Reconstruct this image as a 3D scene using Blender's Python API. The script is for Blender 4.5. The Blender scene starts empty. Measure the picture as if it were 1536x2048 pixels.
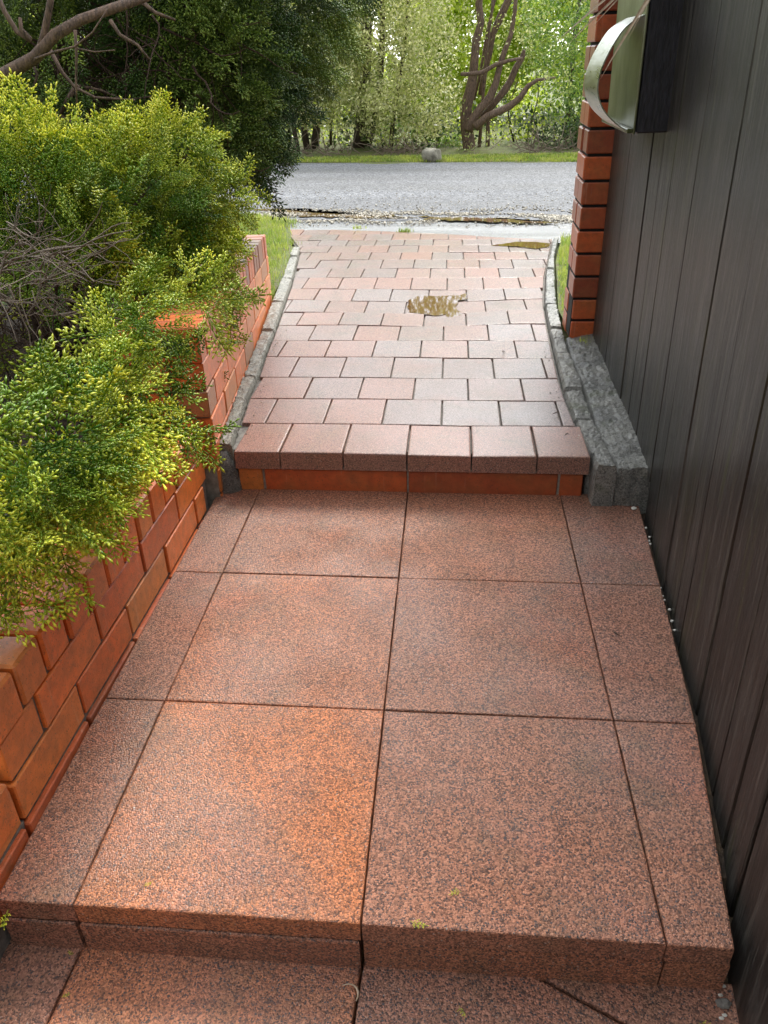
import bpy, math, random
import numpy as np
from mathutils import Vector, Matrix, noise

SC = bpy.context.scene
COL = SC.collection
R = math.radians
rng = np.random.default_rng(11)
random.seed(5)

# ------------------------------------------------------------------ camera
YAW, PITCH, ROLL = 9.43273646e-02, 5.39258628e-01, -2.64123508e-02
CP = np.array([1.26720972e-01, -7.16369088e-01, 1.24360006e+00])
FPX = 1520.4
cy, sy = math.cos(YAW), math.sin(YAW)
f_ = np.array([-sy * math.cos(PITCH), cy * math.cos(PITCH), -math.sin(PITCH)])
r0 = np.array([cy, sy, 0.0]); u0 = np.cross(r0, f_)
r_ = math.cos(ROLL) * r0 + math.sin(ROLL) * u0
u_ = -math.sin(ROLL) * r0 + math.cos(ROLL) * u0
cam = bpy.data.cameras.new('camera')
cam.sensor_fit = 'VERTICAL'; cam.sensor_height = 36.0
cam.lens = FPX * 36.0 / 2048.0
cam.clip_start = 0.02; cam.clip_end = 500
co = bpy.data.objects.new('camera', cam); COL.objects.link(co)
co.matrix_world = Matrix(((r_[0], u_[0], -f_[0], CP[0]), (r_[1], u_[1], -f_[1], CP[1]), (r_[2], u_[2], -f_[2], CP[2]), (0, 0, 0, 1)))
SC.camera = co

def at(u, v, y=None, z=None, x=None):
    """where a measured sight line meets a plane of the place"""
    d = f_ + r_ * (u - 768) / FPX - u_ * (v - 1024) / FPX
    if z is not None: t = (z - CP[2]) / d[2]
    elif x is not None: t = (x - CP[0]) / d[0]
    else: t = (y - CP[1]) / d[1]
    return CP + t * d

# ------------------------------------------------------------------ world, sun, exposure
SUN_EL, SUN_AZ = R(47), R(14)          # azimuth measured from +Y towards +X
W = bpy.data.worlds.new('World'); SC.world = W; W.use_nodes = True
nt = W.node_tree; nt.nodes.clear()
wo = nt.nodes.new('ShaderNodeOutputWorld'); bg = nt.nodes.new('ShaderNodeBackground')
sky = nt.nodes.new('ShaderNodeTexSky'); sky.sky_type = 'NISHITA'; sky.sun_disc = False
sky.sun_elevation = SUN_EL; sky.sun_rotation = SUN_AZ
mixw = nt.nodes.new('ShaderNodeMixRGB'); mixw.inputs[2].default_value = (9.0, 9.3, 9.6, 1)
tc = nt.nodes.new('ShaderNodeTexCoord'); nz = nt.nodes.new('ShaderNodeTexNoise')
nz.inputs['Scale'].default_value = 2.4; nz.inputs['Detail'].default_value = 5
rp = nt.nodes.new('ShaderNodeMapRange'); rp.inputs[1].default_value = .35; rp.inputs[2].default_value = .65
rp.inputs[3].default_value = .62; rp.inputs[4].default_value = .95
nt.links.new(tc.outputs['Generated'], nz.inputs['Vector']); nt.links.new(nz.outputs['Fac'], rp.inputs[0])
nt.links.new(rp.outputs[0], mixw.inputs[0]); nt.links.new(sky.outputs[0], mixw.inputs[1])
# clouds are brighter around the veiled sun, ahead over the road, than overhead and behind
dp = nt.nodes.new('ShaderNodeVectorMath'); dp.operation = 'DOT_PRODUCT'
dp.inputs[1].default_value = (math.sin(SUN_AZ) * .85, math.cos(SUN_AZ) * .85, .52)
mr = nt.nodes.new('ShaderNodeMapRange'); mr.interpolation_type = 'SMOOTHSTEP'
mr.inputs[1].default_value = -.3; mr.inputs[2].default_value = 1.0; mr.inputs[3].default_value = .43; mr.inputs[4].default_value = 1.75
ml = nt.nodes.new('ShaderNodeMixRGB'); ml.blend_type = 'MULTIPLY'; ml.inputs[0].default_value = 1
nt.links.new(tc.outputs['Generated'], dp.inputs[0]); nt.links.new(dp.outputs['Value'], mr.inputs[0])
nt.links.new(mixw.outputs[0], ml.inputs[1]); nt.links.new(mr.outputs[0], ml.inputs[2])
nt.links.new(ml.outputs[0], bg.inputs[0]); nt.links.new(bg.outputs[0], wo.inputs[0])
bg.inputs[1].default_value = 0.15
sl = bpy.data.lights.new('sun', 'SUN'); sl.energy = 2.7; sl.angle = R(20); sl.color = (1, .95, .86)
so = bpy.data.objects.new('sun', sl); COL.objects.link(so)
sd = Vector((math.sin(SUN_AZ) * math.cos(SUN_EL), math.cos(SUN_AZ) * math.cos(SUN_EL), math.sin(SUN_EL)))
so.rotation_euler = sd.to_track_quat('Z', 'Y').to_euler()
vs = SC.view_settings; vs.view_transform = 'Standard'; vs.look = 'None'; vs.gamma = 1; vs.exposure = 0.58
SC.render.engine = 'CYCLES'
SC.cycles.max_bounces = 8; SC.cycles.transparent_max_bounces = 8
SC.render.resolution_x = 768; SC.render.resolution_y = 1024

# ------------------------------------------------------------------ material helpers
class NT:
    def __init__(s, name):
        s.m = bpy.data.materials.new(name); s.m.use_nodes = True
        s.t = s.m.node_tree; s.t.nodes.clear()
        s.out = s.n('OutputMaterial'); s.b = s.n('BsdfPrincipled')
        s.l(s.b.outputs[0], s.out.inputs[0])
        s.tc = s.n('TexCoord')
    def n(s, k, **kw):
        x = s.t.nodes.new('ShaderNode' + k)
        for a, b in kw.items(): setattr(x, a, b)
        return x
    def l(s, a, b): s.t.links.new(a, b)
    def noise(s, scale, detail=4, rough=.55, vec=None, dist=0):
        x = s.n('TexNoise'); x.inputs['Scale'].default_value = scale; x.inputs['Detail'].default_value = detail
        x.inputs['Roughness'].default_value = rough; x.inputs['Distortion'].default_value = dist
        s.l(vec or s.tc.outputs['Object'], x.inputs['Vector']); return x.outputs['Fac']
    def vor(s, scale, feature='F1', out='Distance', vec=None):
        x = s.n('TexVoronoi', feature=feature); x.inputs['Scale'].default_value = scale
        s.l(vec or s.tc.outputs['Object'], x.inputs['Vector']); return x.outputs[out]
    def ramp(s, fac, stops, interp='LINEAR'):
        x = s.n('ValToRGB'); x.color_ramp.interpolation = interp
        e = x.color_ramp.elements
        while len(e) < len(stops): e.new(.5)
        for q, (p, c) in zip(e, stops):
            q.position = p; q.color = (c if len(c) == 4 else (*c, 1)) if hasattr(c, '__len__') else (c, c, c, 1)
        s.l(fac, x.inputs[0]); return x.outputs[0]
    def mix(s, fac, a, b, mode='MIX'):
        x = s.n('MixRGB', blend_type=mode)
        for i, v in ((0, fac), (1, a), (2, b)):
            if isinstance(v, (int, float)): x.inputs[i].default_value = v
            elif isinstance(v, tuple): x.inputs[i].default_value = (*v, 1) if len(v) == 3 else v
            else: s.l(v, x.inputs[i])
        return x.outputs[0]
    def math(s, op, a, b=0):
        x = s.n('Math', operation=op)
        for i, v in ((0, a), (1, b)):
            if isinstance(v, (int, float)): x.inputs[i].default_value = v
            else: s.l(v, x.inputs[i])
        return x.outputs[0]
    def attr(s, name='tint', out='Color'):
        x = s.n('Attribute'); x.attribute_name = name; return x.outputs[out]
    def stretch(s, sc):
        x = s.n('Mapping'); x.inputs['Scale'].default_value = sc; s.l(s.tc.outputs['Object'], x.inputs[0]); return x.outputs[0]
    def bump(s, h, strength=.5, dist=.003, prev=None):
        x = s.n('Bump'); x.inputs['Strength'].default_value = strength; x.inputs['Distance'].default_value = dist
        s.l(h, x.inputs['Height'])
        if prev is not None: s.l(prev, x.inputs['Normal'])
        return x.outputs[0]
    def set(s, color=None, rough=None, normal=None, **kw):
        for k, v in (('Base Color', color), ('Roughness', rough), ('Normal', normal)):
            if v is None: continue
            if isinstance(v, (int, float)): s.b.inputs[k].default_value = v
            elif isinstance(v, tuple): s.b.inputs[k].default_value = (*v, 1)
            else: s.l(v, s.b.inputs[k])
        for k, v in kw.items(): s.b.inputs[k.replace('_', ' ')].default_value = v
        return s.m

def sep(m, col):
    x = m.n('SeparateColor'); m.l(col, x.inputs[0]); return x.outputs

# paving slab concrete: pink-red matrix, dark and pale grains, wet
def coat(m, w=1.0, rough=.2, ior=1.45, normal=None):
    for k, v in (('Coat Weight', w), ('Coat Roughness', rough)):
        if isinstance(v, (int, float)): m.b.inputs[k].default_value = v
        else: m.l(v, m.b.inputs[k])
    m.b.inputs['Coat IOR'].default_value = ior
    if normal is not None: m.l(normal, m.b.inputs['Coat Normal'])
def m_slab(name, lo, hi, grain, bumpd, dark, stops, amt0=.7, cw=(.25, 1), cr=.3, cn=.5, red_=(.50, .16, .085)):
    m = NT(name)
    a = sep(m, m.attr())
    base = m.mix(a[0], lo, hi)
    big = m.noise(2.2, 5, .6)
    base = m.mix(m.math('MULTIPLY', m.ramp(big, [(.35, 0), (.7, 1)]), .5), base, (.26, .14, .09))
    base = m.mix(m.math('MULTIPLY', m.ramp(m.noise(4.3, 5, .65), [(.48, 0), (.68, 1)]), .42), base, (.14, .12, .06))
    dn = m.n('TexNoise'); dn.inputs['Scale'].default_value = grain * .8; m.l(m.tc.outputs['Object'], dn.inputs['Vector'])
    dv = m.n('VectorMath', operation='MULTIPLY_ADD'); m.l(dn.outputs['Color'], dv.inputs[0]); dv.inputs[1].default_value = (1.6 / grain,) * 3; m.l(m.tc.outputs['Object'], dv.inputs[2])
    DV = dv.outputs[0]
    base = m.mix(m.math('MULTIPLY', m.ramp(m.noise(3.7, 5, .65, m.stretch((1, 1.15, 1))), [(.48, 0), (.66, 1)]), .5), base, red_)
    v = m.n('TexVoronoi'); v.inputs['Scale'].default_value = grain; m.l(DV, v.inputs[0])
    vs_ = sep(m, v.outputs['Color'])
    gcol = m.ramp(vs_[0], stops, 'CONSTANT')
    base = m.mix(amt0, base, m.mix(1, base, gcol, 'MULTIPLY'))
    # dark aggregate, more of it in some slabs and some areas
    v2 = m.n('TexVoronoi'); v2.inputs['Scale'].default_value = grain * .72; m.l(DV, v2.inputs[0])
    s2 = sep(m, v2.outputs['Color'])
    area_ = m.ramp(m.noise(3.0, 4), [(.3, .2), (.7, 1)])
    thr = m.math('MULTIPLY', m.math('MULTIPLY', a[1], area_), dark)
    isd = m.math('LESS_THAN', s2[1], thr)
    close = m.ramp(v2.outputs['Distance'], [(.35, 1), (.5, 0)])
    base = m.mix(m.math('MULTIPLY', m.math('MULTIPLY', isd, close), .85), base, (.045, .05, .058))
    isw = m.math('GREATER_THAN', s2[2], .978)
    base = m.mix(m.math('MULTIPLY', m.math('MULTIPLY', isw, close), .7), base, (.62, .5, .42))
    h = m.math('ADD', m.math('MULTIPLY', vs_[1], .6), m.math('ADD', m.noise(grain * 1.1, 4, .7), m.math('MULTIPLY', v.outputs['Distance'], -.8)))
    nb = m.bump(h, .9, bumpd); nc = m.bump(h, cn, bumpd)
    wet = m.ramp(m.noise(1.9, 4, .6), [(.35, cw[0]), (.62, cw[1])])
    coat(m, wet, cr, 1.5, nc)
    return m.set(base, .6, nb, Specular_IOR_Level=.5)

M = {}
M['slab'] = m_slab('slab_concrete', (.46, .225, .155), (.70, .245, .09), 320, .0055, .62,
                   [(0, (.22, .21, .23)), (.15, (.7, .64, .6)), (.34, (1.05, .97, .9)), (.6, (1.4, 1.32, 1.25)), (.8, (.5, .42, .36)), (.93, (1.6, 1.6, 1.55))], .9, (.15, 1), .2, .3)
M['paver'] = m_slab('paver_concrete', (.25, .192, .18), (.38, .155, .10), 400, .0018, .35,
                    [(0, (.25, .25, .26)), (.14, (.8, .8, .8)), (.4, (1.05, 1.05, 1.05)), (.72, (1.45, 1.5, 1.5)), (.9, (.5, .5, .5))], .8, (.7, 1), .14, .2, (.33, .155, .12))

def m_brick():
    m = NT('wet_brick')
    a = sep(m, m.attr())
    c = m.ramp(a[0], [(0, (.26, .05, .016)), (.2, (.58, .11, .02)), (.45, (.80, .18, .025)), (.62, (.70, .19, .032)), (.8, (.58, .22, .05)), (1, (.20, .065, .04))])
    drk = m.ramp(m.noise(170, 3, .75), [(.33, 1), (.40, 0)])
    c = m.mix(m.math('MULTIPLY', drk, .75), c, (.05, .03, .02))
    c = m.mix(m.math('MULTIPLY', m.ramp(m.noise(9, 4), [(.45, 0), (.7, 1)]), .4), c, (.30, .13, .04))
    st = m.noise(60, 3, .6, m.stretch((1, 1, .06)))
    c = m.mix(m.math('MULTIPLY', m.ramp(st, [(.62, 0), (.70, 1)]), .25), c, (.6, .4, .28))
    c = m.mix(m.math('MULTIPLY', m.ramp(m.noise(23, 5, .7), [(.57, 0), (.68, 1)]), .35), c, (.12, .06, .02))
    c = m.mix(1, c, m.ramp(m.noise(40, 4), [(.3, .82), (.7, 1.18)]), 'MULTIPLY')
    coat(m, .6, .3)
    pit = m.ramp(m.noise(130, 3, .75), [(.30, 0), (.38, 1)])
    return m.set(c, .5, m.bump(m.math('ADD', m.noise(200, 4, .7), m.math('MULTIPLY', pit, .8)), .8, .0018))
M['brick'] = m_brick()

def m_simple(name, c0, c1, scale=30, rough=.7, bs=200, bd=.002, **kw):
    m = NT(name)
    c = m.mix(m.ramp(m.noise(scale, 5, .6), [(.35, 0), (.65, 1)]), c0, c1)
    return m.set(c, rough, m.bump(m.noise(bs, 4, .7), .7, bd), **kw)
M['mortar'] = m_simple('dark_mortar', (.11, .10, .09), (.25, .23, .20), 60, .8, 300)
M['mortar_grey'] = m_simple('pale_grey_mortar', (.2, .17, .14), (.33, .3, .25), 60, .8, 300)
M['black'] = m_simple('flat_black', (.006, .006, .006), (.015, .015, .015), 20, .8)
M['soil'] = m_simple('dark_soil', (.03, .02, .013), (.10, .065, .035), 25, .9, 90, .02)
M['rock'] = m_simple('boulder_stone', (.15, .14, .10), (.40, .37, .29), 14, .7, 40, .01)
M['chipstone'] = m_simple('white_chip', (.62, .58, .5), (.8, .77, .7), 90, .5)

def m_concrete():
    m = NT('wet_rough_concrete')
    c = m.mix(m.ramp(m.noise(7, 5), [(.35, 0), (.65, 1)]), (.14, .14, .13), (.36, .35, .31))
    coat(m, .35, .38)
    a = sep(m, m.attr())
    c = m.mix(a[0], c, (.46, .43, .34))
    sp = m.ramp(m.noise(150, 3, .7), [(.42, 1), (.52, 0)])
    c = m.mix(m.math('MULTIPLY', sp, .7), c, (.03, .03, .028))
    c = m.mix(m.math('MULTIPLY', m.ramp(m.noise(260, 2), [(.56, 0), (.62, 1)]), .5), c, (.5, .48, .4))
    c = m.mix(m.math('MULTIPLY', m.ramp(m.noise(11, 4), [(.58, 0), (.72, 1)]), .6), c, (.07, .09, .025))
    nb = m.bump(m.math('ADD', m.noise(90, 5, .75), m.noise(230, 3, .7)), 1, .008)
    return m.set(c, m.ramp(m.noise(12, 3), [(.35, .22), (.7, .5)]), nb)
M['concrete'] = m_concrete()

def m_asphalt(name, c0, c1, r0, r1, sc=70):
    m = NT(name)
    v = m.n('TexVoronoi'); v.inputs['Scale'].default_value = sc; m.l(m.tc.outputs['Object'], v.inputs[0])
    g = sep(m, v.outputs['Color'])
    c = m.mix(g[0], c0, c1)
    c = m.mix(m.math('MULTIPLY', m.ramp(m.noise(160, 2), [(.4, 1), (.5, 0)]), .5), c, (.03, .03, .035))
    bandn = m.noise(1.0, 4, .6, m.stretch((.25, 2.2, 1)))
    c = m.mix(1, c, m.ramp(bandn, [(.3, .72), (.7, 1.3)]), 'MULTIPLY')
    nb = m.bump(m.math('ADD', v.outputs['Distance'], m.noise(sc * 2, 3)), .9, .006 if r0 > .5 else .0015)
    return m.set(c, m.ramp(bandn, [(.35, r0), (.65, r1)]), nb, Specular_IOR_Level=.5 if r0 < .5 else .3)
M['asphalt'] = m_asphalt('chip_seal_road', (.09, .095, .105), (.27, .275, .285), .6, .8, 60)
M['apron'] = m_asphalt('wet_apron', (.20, .21, .215), (.30, .305, .31), .12, .3, 200)

def m_ground():
    m = NT('ground_turf_and_soil')
    c = m.mix(m.ramp(m.noise(1.3, 5), [(.35, 0), (.65, 1)]), (.07, .10, .02), (.16, .19, .04))
    c = m.mix(m.math('MULTIPLY', m.ramp(m.noise(18, 4), [(.5, 0), (.6, 1)]), .7), c, (.12, .085, .045))
    return m.set(c, .8, m.bump(m.noise(60, 4), .8, .02))
M['ground'] = m_ground()

def m_leaf(name, c0, c1, tip=None, rough=.42, trans=.35):
    m = NT(name)
    a = sep(m, m.attr())
    c = m.mix(a[0], c0, c1)
    if tip is not None: c = m.mix(a[1], c, tip)
    c = m.mix(1, c, m.ramp(a[2], [(0, .72), (1, 1.3)]), 'MULTIPLY')
    m.set(c, rough)
    t = m.n('BsdfTranslucent'); m.l(c, t.inputs[0])
    mx = m.n('MixShader'); mx.inputs[0].default_value = trans
    m.l(m.b.outputs[0], mx.inputs[1]); m.l(t.outputs[0], mx.inputs[2]); m.l(mx.outputs[0], m.out.inputs[0])
    return m.m
M['golden'] = m_leaf('golden_conifer_sprays', (.06, .19, .015), (.42, .60, .03), (.98, .95, .10), .28, .28)
M['darkcon'] = m_leaf('dark_conifer_sprays', (.022, .075, .010), (.14, .26, .028), (.42, .50, .08), .36, .18)
M['grass'] = m_leaf('grass_blades', (.20, .32, .04), (.50, .56, .10), (.52, .46, .2), .5, .35)

def m_bark(name, c0, c1, st=(6, 6, 1.2)):
    m = NT(name)
    n1 = m.noise(14, 6, .7, m.stretch(st))
    c = m.mix(m.ramp(n1, [(.35, 0), (.65, 1)]), c0, c1)
    return m.set(c, .65, m.bump(n1, .9, .012))
M['bark'] = m_bark('brown_bark', (.05, .032, .022), (.27, .17, .115))
M['barkdark'] = m_bark('dark_bark', (.03, .02, .014), (.10, .065, .045))
M['twig'] = m_bark('bare_twig_bark', (.10, .065, .04), (.42, .33, .25), (40, 40, 40))
M['darktwig'] = m_bark('brown_twig_bark', (.04, .02, .012), (.16, .085, .05), (40, 40, 40))
M['straw'] = m_simple('dry_palm_blade', (.36, .25, .16), (.58, .45, .32), 40, .6)

def m_fence():
    m = NT('stained_fence_board')
    a = sep(m, m.attr())
    g = m.noise(5, 8, .72, m.stretch((9, 9, .55)), 1.2)
    g2 = m.noise(26, 5, .7, m.stretch((8, 8, .35)))
    c = m.mix(m.ramp(g, [(.3, 0), (.7, 1)]), (.0035, .0035, .0025), (.021, .018, .012))
    c = m.mix(m.math('MULTIPLY', m.ramp(g2, [(.45, 0), (.7, 1)]), .5), c, (.062, .054, .046))
    coat(m, .25, .3)
    c = m.mix(m.math('MULTIPLY', m.ramp(m.noise(2.2, 5, .7, m.stretch((3.5, 3.5, 1.0))), [(.55, 0), (.72, 1)]), .55), c, (.055, .06, .012))
    c = m.mix(1, c, m.ramp(a[0], [(0, .4), (1, 1.25)]), 'MULTIPLY')
    dots = m.vor(38); pale = m.noise(3.4, 6, .75, m.stretch((6, 6, .5)), .6)
    c = m.mix(m.math('MULTIPLY', m.ramp(pale, [(.52, 0), (.66, 1)]), .6), c, (.10, .09, .078))
    c = m.mix(m.math('MULTIPLY', m.ramp(m.noise(9, 4, .7, m.stretch((5, 5, .12))), [(.54, 0), (.62, 1)]), .75), c, (.004, .004, .003))
    c = m.mix(m.math('MULTIPLY', m.ramp(m.noise(14, 4, .7, m.stretch((6, 6, .15))), [(.53, 0), (.62, 1)]), .6), c, (.125, .115, .095))
    c = m.mix(m.math('MULTIPLY', m.ramp(m.noise(4, 4, .7, m.stretch((6, 6, .25))), [(.6, 0), (.68, 1)]), .6), c, (.07, .085, .012))
    c = m.mix(m.math('MULTIPLY', m.ramp(dots, [(.04, 1), (.07, 0)]), .7), c, (.3, .26, .2))
    nb = m.bump(m.math('ADD', g, g2), 1, .014)
    saw = m.noise(60, 3, .6, m.stretch((1, 1, 6)), 2.5); nb = m.bump(saw, .5, .0025, nb)
    nb = m.bump(m.noise(160, 4, .7), .45, .0012, nb)
    return m.set(c, m.ramp(g, [(.35, .3), (.7, .52)]), nb, Specular_IOR_Level=.35)
M['fence'] = m_fence()

def m_metal():
    m = NT('weathered_stainless_steel')
    g = m.noise(6, 5, .6, m.stretch((1, 1, 7)))
    c = m.mix(m.ramp(g, [(.35, 0), (.65, 1)]), (.20, .21, .13), (.46, .47, .40))
    d = m.ramp(m.noise(110, 4, .7), [(.30, 1), (.36, 0)])
    c = m.mix(m.math('MULTIPLY', d, .85), c, (.05, .045, .035))
    met = m.math('SUBTRACT', .7, m.math('MULTIPLY', d, .6))
    m.l(met, m.b.inputs['Metallic'])
    return m.set(c, m.ramp(g, [(.3, .22), (.7, .4)]), m.bump(g, .1, .001))
M['metal'] = m_metal()
def m_face():
    m = NT('olive_stained_steel_face')
    g = m.noise(9, 5, .6, m.stretch((1, 1, .4)))
    c = m.mix(m.ramp(g, [(.35, 0), (.65, 1)]), (.07, .08, .03), (.22, .23, .15))
    c = m.mix(m.math('MULTIPLY', m.ramp(m.noise(70, 4, .7), [(.30, 1), (.36, 0)]), .8), c, (.03, .03, .02))
    return m.set(c, .35, None, Metallic=.35)
M['face'] = m_face()
def m_felt():
    m = NT('black_wet_box_side')
    n1 = m.noise(70, 5, .7, m.stretch((1.6, 1.6, .35)))
    c = m.mix(m.ramp(n1, [(.4, 0), (.75, 1)]), (.007, .007, .011), (.03, .03, .045))
    return m.set(c, .55, m.bump(n1, .8, .003))
M['felt'] = m_felt()
def m_mud(name, col, mud):
    m = NT(name)
    return m.set(col, .03, m.bump(m.noise(9, 2), .008, .002), Specular_IOR_Level=1.0)
M['puddle'] = m_mud('muddy_puddle_water', (.13, .062, .022), 1)
M['puddle_clear'] = m_mud('clear_puddle_water', (.14, .085, .045), 1)

# ------------------------------------------------------------------ mesh builder
class MB:
    def __init__(s): s.v = []; s.f = []; s.m = []; s.t = []
    def add(s, verts, faces, mat=0, tint=(0, 0, 0)):
        o = len(s.v); s.v += [tuple(map(float, p)) for p in verts]
        for q in faces: s.f.append([i + o for i in q]); s.m.append(mat); s.t.append(tint)
    def prism(s, poly, ztop, zbot, bev=.003, mat=0, tint=(0, 0, 0), jit=0, seg=0):
        """polygon slab (counter-clockwise) with a rounded upper edge; ztop may be a function of x,y"""
        P = [np.array(p[:2], float) for p in poly]
        if seg:
            Q = []
            for i in range(len(P)):
                a, b = P[i], P[(i + 1) % len(P)]; n = max(1, int(np.linalg.norm(b - a) / seg))
                for k in range(n): Q.append(a + (b - a) * k / n)
            P = Q
        n = len(P)
        if n < 3: return
        nrm = []
        for i in range(n):
            a, b, c = P[i - 1], P[i], P[(i + 1) % n]
            e1 = b - a; e2 = c - b; l1 = np.linalg.norm(e1) + 1e-9; l2 = np.linalg.norm(e2) + 1e-9
            n1 = np.array([-e1[1], e1[0]]) / l1; n2 = np.array([-e2[1], e2[0]]) / l2
            nrm.append((n1 + n2) / max(.35, 1 + float(n1 @ n2)))
        J = [jit * random.uniform(-1, 1) for _ in range(n)]
        zf = ztop if callable(ztop) else (lambda x, y: ztop)
        rings = []
        for off, dz in ((0, None), (0, -bev), (bev * .3, -bev * .3), (bev * 1.1, 0)):
            ring = []
            for i in range(n):
                p = P[i] + nrm[i] * (off + J[i])
                ring.append((p[0], p[1], zbot if dz is None else zf(*P[i]) + dz))
            rings.append(ring)
        vs = sum(rings, []); fs = []
        for k in range(3):
            for i in range(n):
                j = (i + 1) % n; fs.append((k * n + i, k * n + j, (k + 1) * n + j, (k + 1) * n + i))
        fs.append([3 * n + i for i in range(n)])
        s.add(vs, fs, mat, tint)
    def box(s, c, size, axes=None, bev=.004, mat=0, tint=(0, 0, 0)):
        """chamfered box; axes = three unit vectors"""
        if axes is None: axes = ((1, 0, 0), (0, 1, 0), (0, 0, 1))
        A = np.array(axes, float); h = np.array(size, float) / 2; b = min(bev, *(h * .8)); c = np.array(c, float)
        idx = {}; V = []
        for sx in (-1, 1):
            for sy_ in (-1, 1):
                for sz in (-1, 1):
                    for ax in range(3):
                        l = np.array([sx, sy_, sz], float) * (h - b); l[ax] = (sx, sy_, sz)[ax] * h[ax]
                        idx[(sx, sy_, sz, ax)] = len(V); V.append(c + l @ A)
        F = []
        for ax in range(3):
            o = [k for k in range(3) if k != ax]
            for sg in (-1, 1):
                q = []
                for p, r in ((-1, -1), (1, -1), (1, 1), (-1, 1)):
                    k = [0, 0, 0]; k[ax] = sg; k[o[0]] = p; k[o[1]] = r; q.append(idx[(*k, ax)])
                F.append(q)
            for p in (-1, 1):
                for r in (-1, 1):
                    k1 = [0, 0, 0]; k1[ax] = -1; k1[o[0]] = p; k1[o[1]] = r
                    k2 = list(k1); k2[ax] = 1
                    F.append([idx[(*k1, o[0])], idx[(*k2, o[0])], idx[(*k2, o[1])], idx[(*k1, o[1])]])
        for sx in (-1, 1):
            for sy_ in (-1, 1):
                for sz in (-1, 1): F.append([idx[(sx, sy_, sz, a)] for a in range(3)])
        s.add(V, F, mat, tint)
    def tube(s, pts, rad, n=7, mat=0, tint=(0, 0, 0), wob=0):
        P = [np.array(p, float) for p in pts]; rings = []; side = None
        for i, p in enumerate(P):
            d = P[min(i + 1, len(P) - 1)] - P[max(i - 1, 0)]; d /= np.linalg.norm(d) + 1e-9
            if side is None: side = np.cross(d, (.3, .5, .8) if abs(d[2]) < .9 else (1, 0, 0))
            side = side - d * (side @ d); side /= np.linalg.norm(side) + 1e-9
            up = np.cross(d, side); r = rad[i] if hasattr(rad, '__len__') else rad
            rings.append([p + (side * math.cos(a) + up * math.sin(a)) * r * (1 + (wob * 2.2 * noise.noise(Vector(p * (.35 / (r + .004)) ) + Vector((math.cos(a), math.sin(a), 0))) if wob else 0)) for a in [k * 2 * math.pi / n for k in range(n)]])
        V = sum(rings, []); F = []
        for k in range(len(P) - 1):
            for i in range(n):
                j = (i + 1) % n; F.append((k * n + i, k * n + j, (k + 1) * n + j, (k + 1) * n + i))
        F.append(list(range(n))[::-1]); F.append([(len(P) - 1) * n + i for i in range(n)])
        s.add(V, F, mat, tint)
    def build(s, name, mats, parent=None, smooth=False, fix=True):
        me = bpy.data.meshes.new(name)
        me.from_pydata(s.v, [], s.f)
        for m in (mats if isinstance(mats, (list, tuple)) else [mats]): me.materials.append(m)
        me.polygons.foreach_set('material_index', s.m)
        ca = me.attributes.new('tint', 'FLOAT_COLOR', 'CORNER')
        cnt = [len(f) for f in s.f]
        arr = np.repeat(np.array([(*t, 1) for t in s.t], np.float32), cnt, axis=0)
        ca.data.foreach_set('color', arr.ravel())
        if fix:
            import bmesh
            b = bmesh.new(); b.from_mesh(me); bmesh.ops.recalc_face_normals(b, faces=b.faces); b.to_mesh(me); b.free()
        if smooth: me.polygons.foreach_set('use_smooth', [True] * len(me.polygons))
        me.update()
        o = bpy.data.objects.new(name, me); COL.objects.link(o)
        if parent is not None: o.parent = parent
        return o

def mesh_np(name, V, F, tint, mat, parent=None):
    """V (n,3), F (m,3) triangles, tint (n,3)"""
    me = bpy.data.meshes.new(name); n = len(V); m = len(F)
    me.vertices.add(n); me.vertices.foreach_set('co', np.ascontiguousarray(V, np.float32).ravel())
    me.loops.add(m * 3); me.loops.foreach_set('vertex_index', np.ascontiguousarray(F, np.int32).ravel())
    me.polygons.add(m); me.polygons.foreach_set('loop_start', np.arange(0, m * 3, 3, dtype=np.int32))
    try: me.polygons.foreach_set('loop_total', np.full(m, 3, np.int32))
    except Exception: pass
    ca = me.attributes.new('tint', 'FLOAT_COLOR', 'POINT')
    ca.data.foreach_set('color', np.concatenate([tint, np.ones((n, 1))], 1).astype(np.float32).ravel())
    me.materials.append(mat); me.update(calc_edges=True); me.validate()
    o = bpy.data.objects.new(name, me); COL.objects.link(o)
    if parent is not None: o.parent = parent
    return o

def tag(o, label=None, cat=None, group=None, kind=None):
    if label: o['label'] = label
    if cat: o['category'] = cat
    if group: o['group'] = group
    if kind: o['kind'] = kind
    return o
def thing(name, loc, label, cat, group=None):
    o = bpy.data.objects.new(name, None); COL.objects.link(o); o.location = loc; o.empty_display_size = .1
    tag(o, label, cat, group); return o
def under(o, root):
    """parent while keeping the geometry where it was modelled"""
    o.parent = root; o.location = -root.location; return o
def rt(a=0, b=1): return (random.uniform(a, b), random.random(), random.random())

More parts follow.
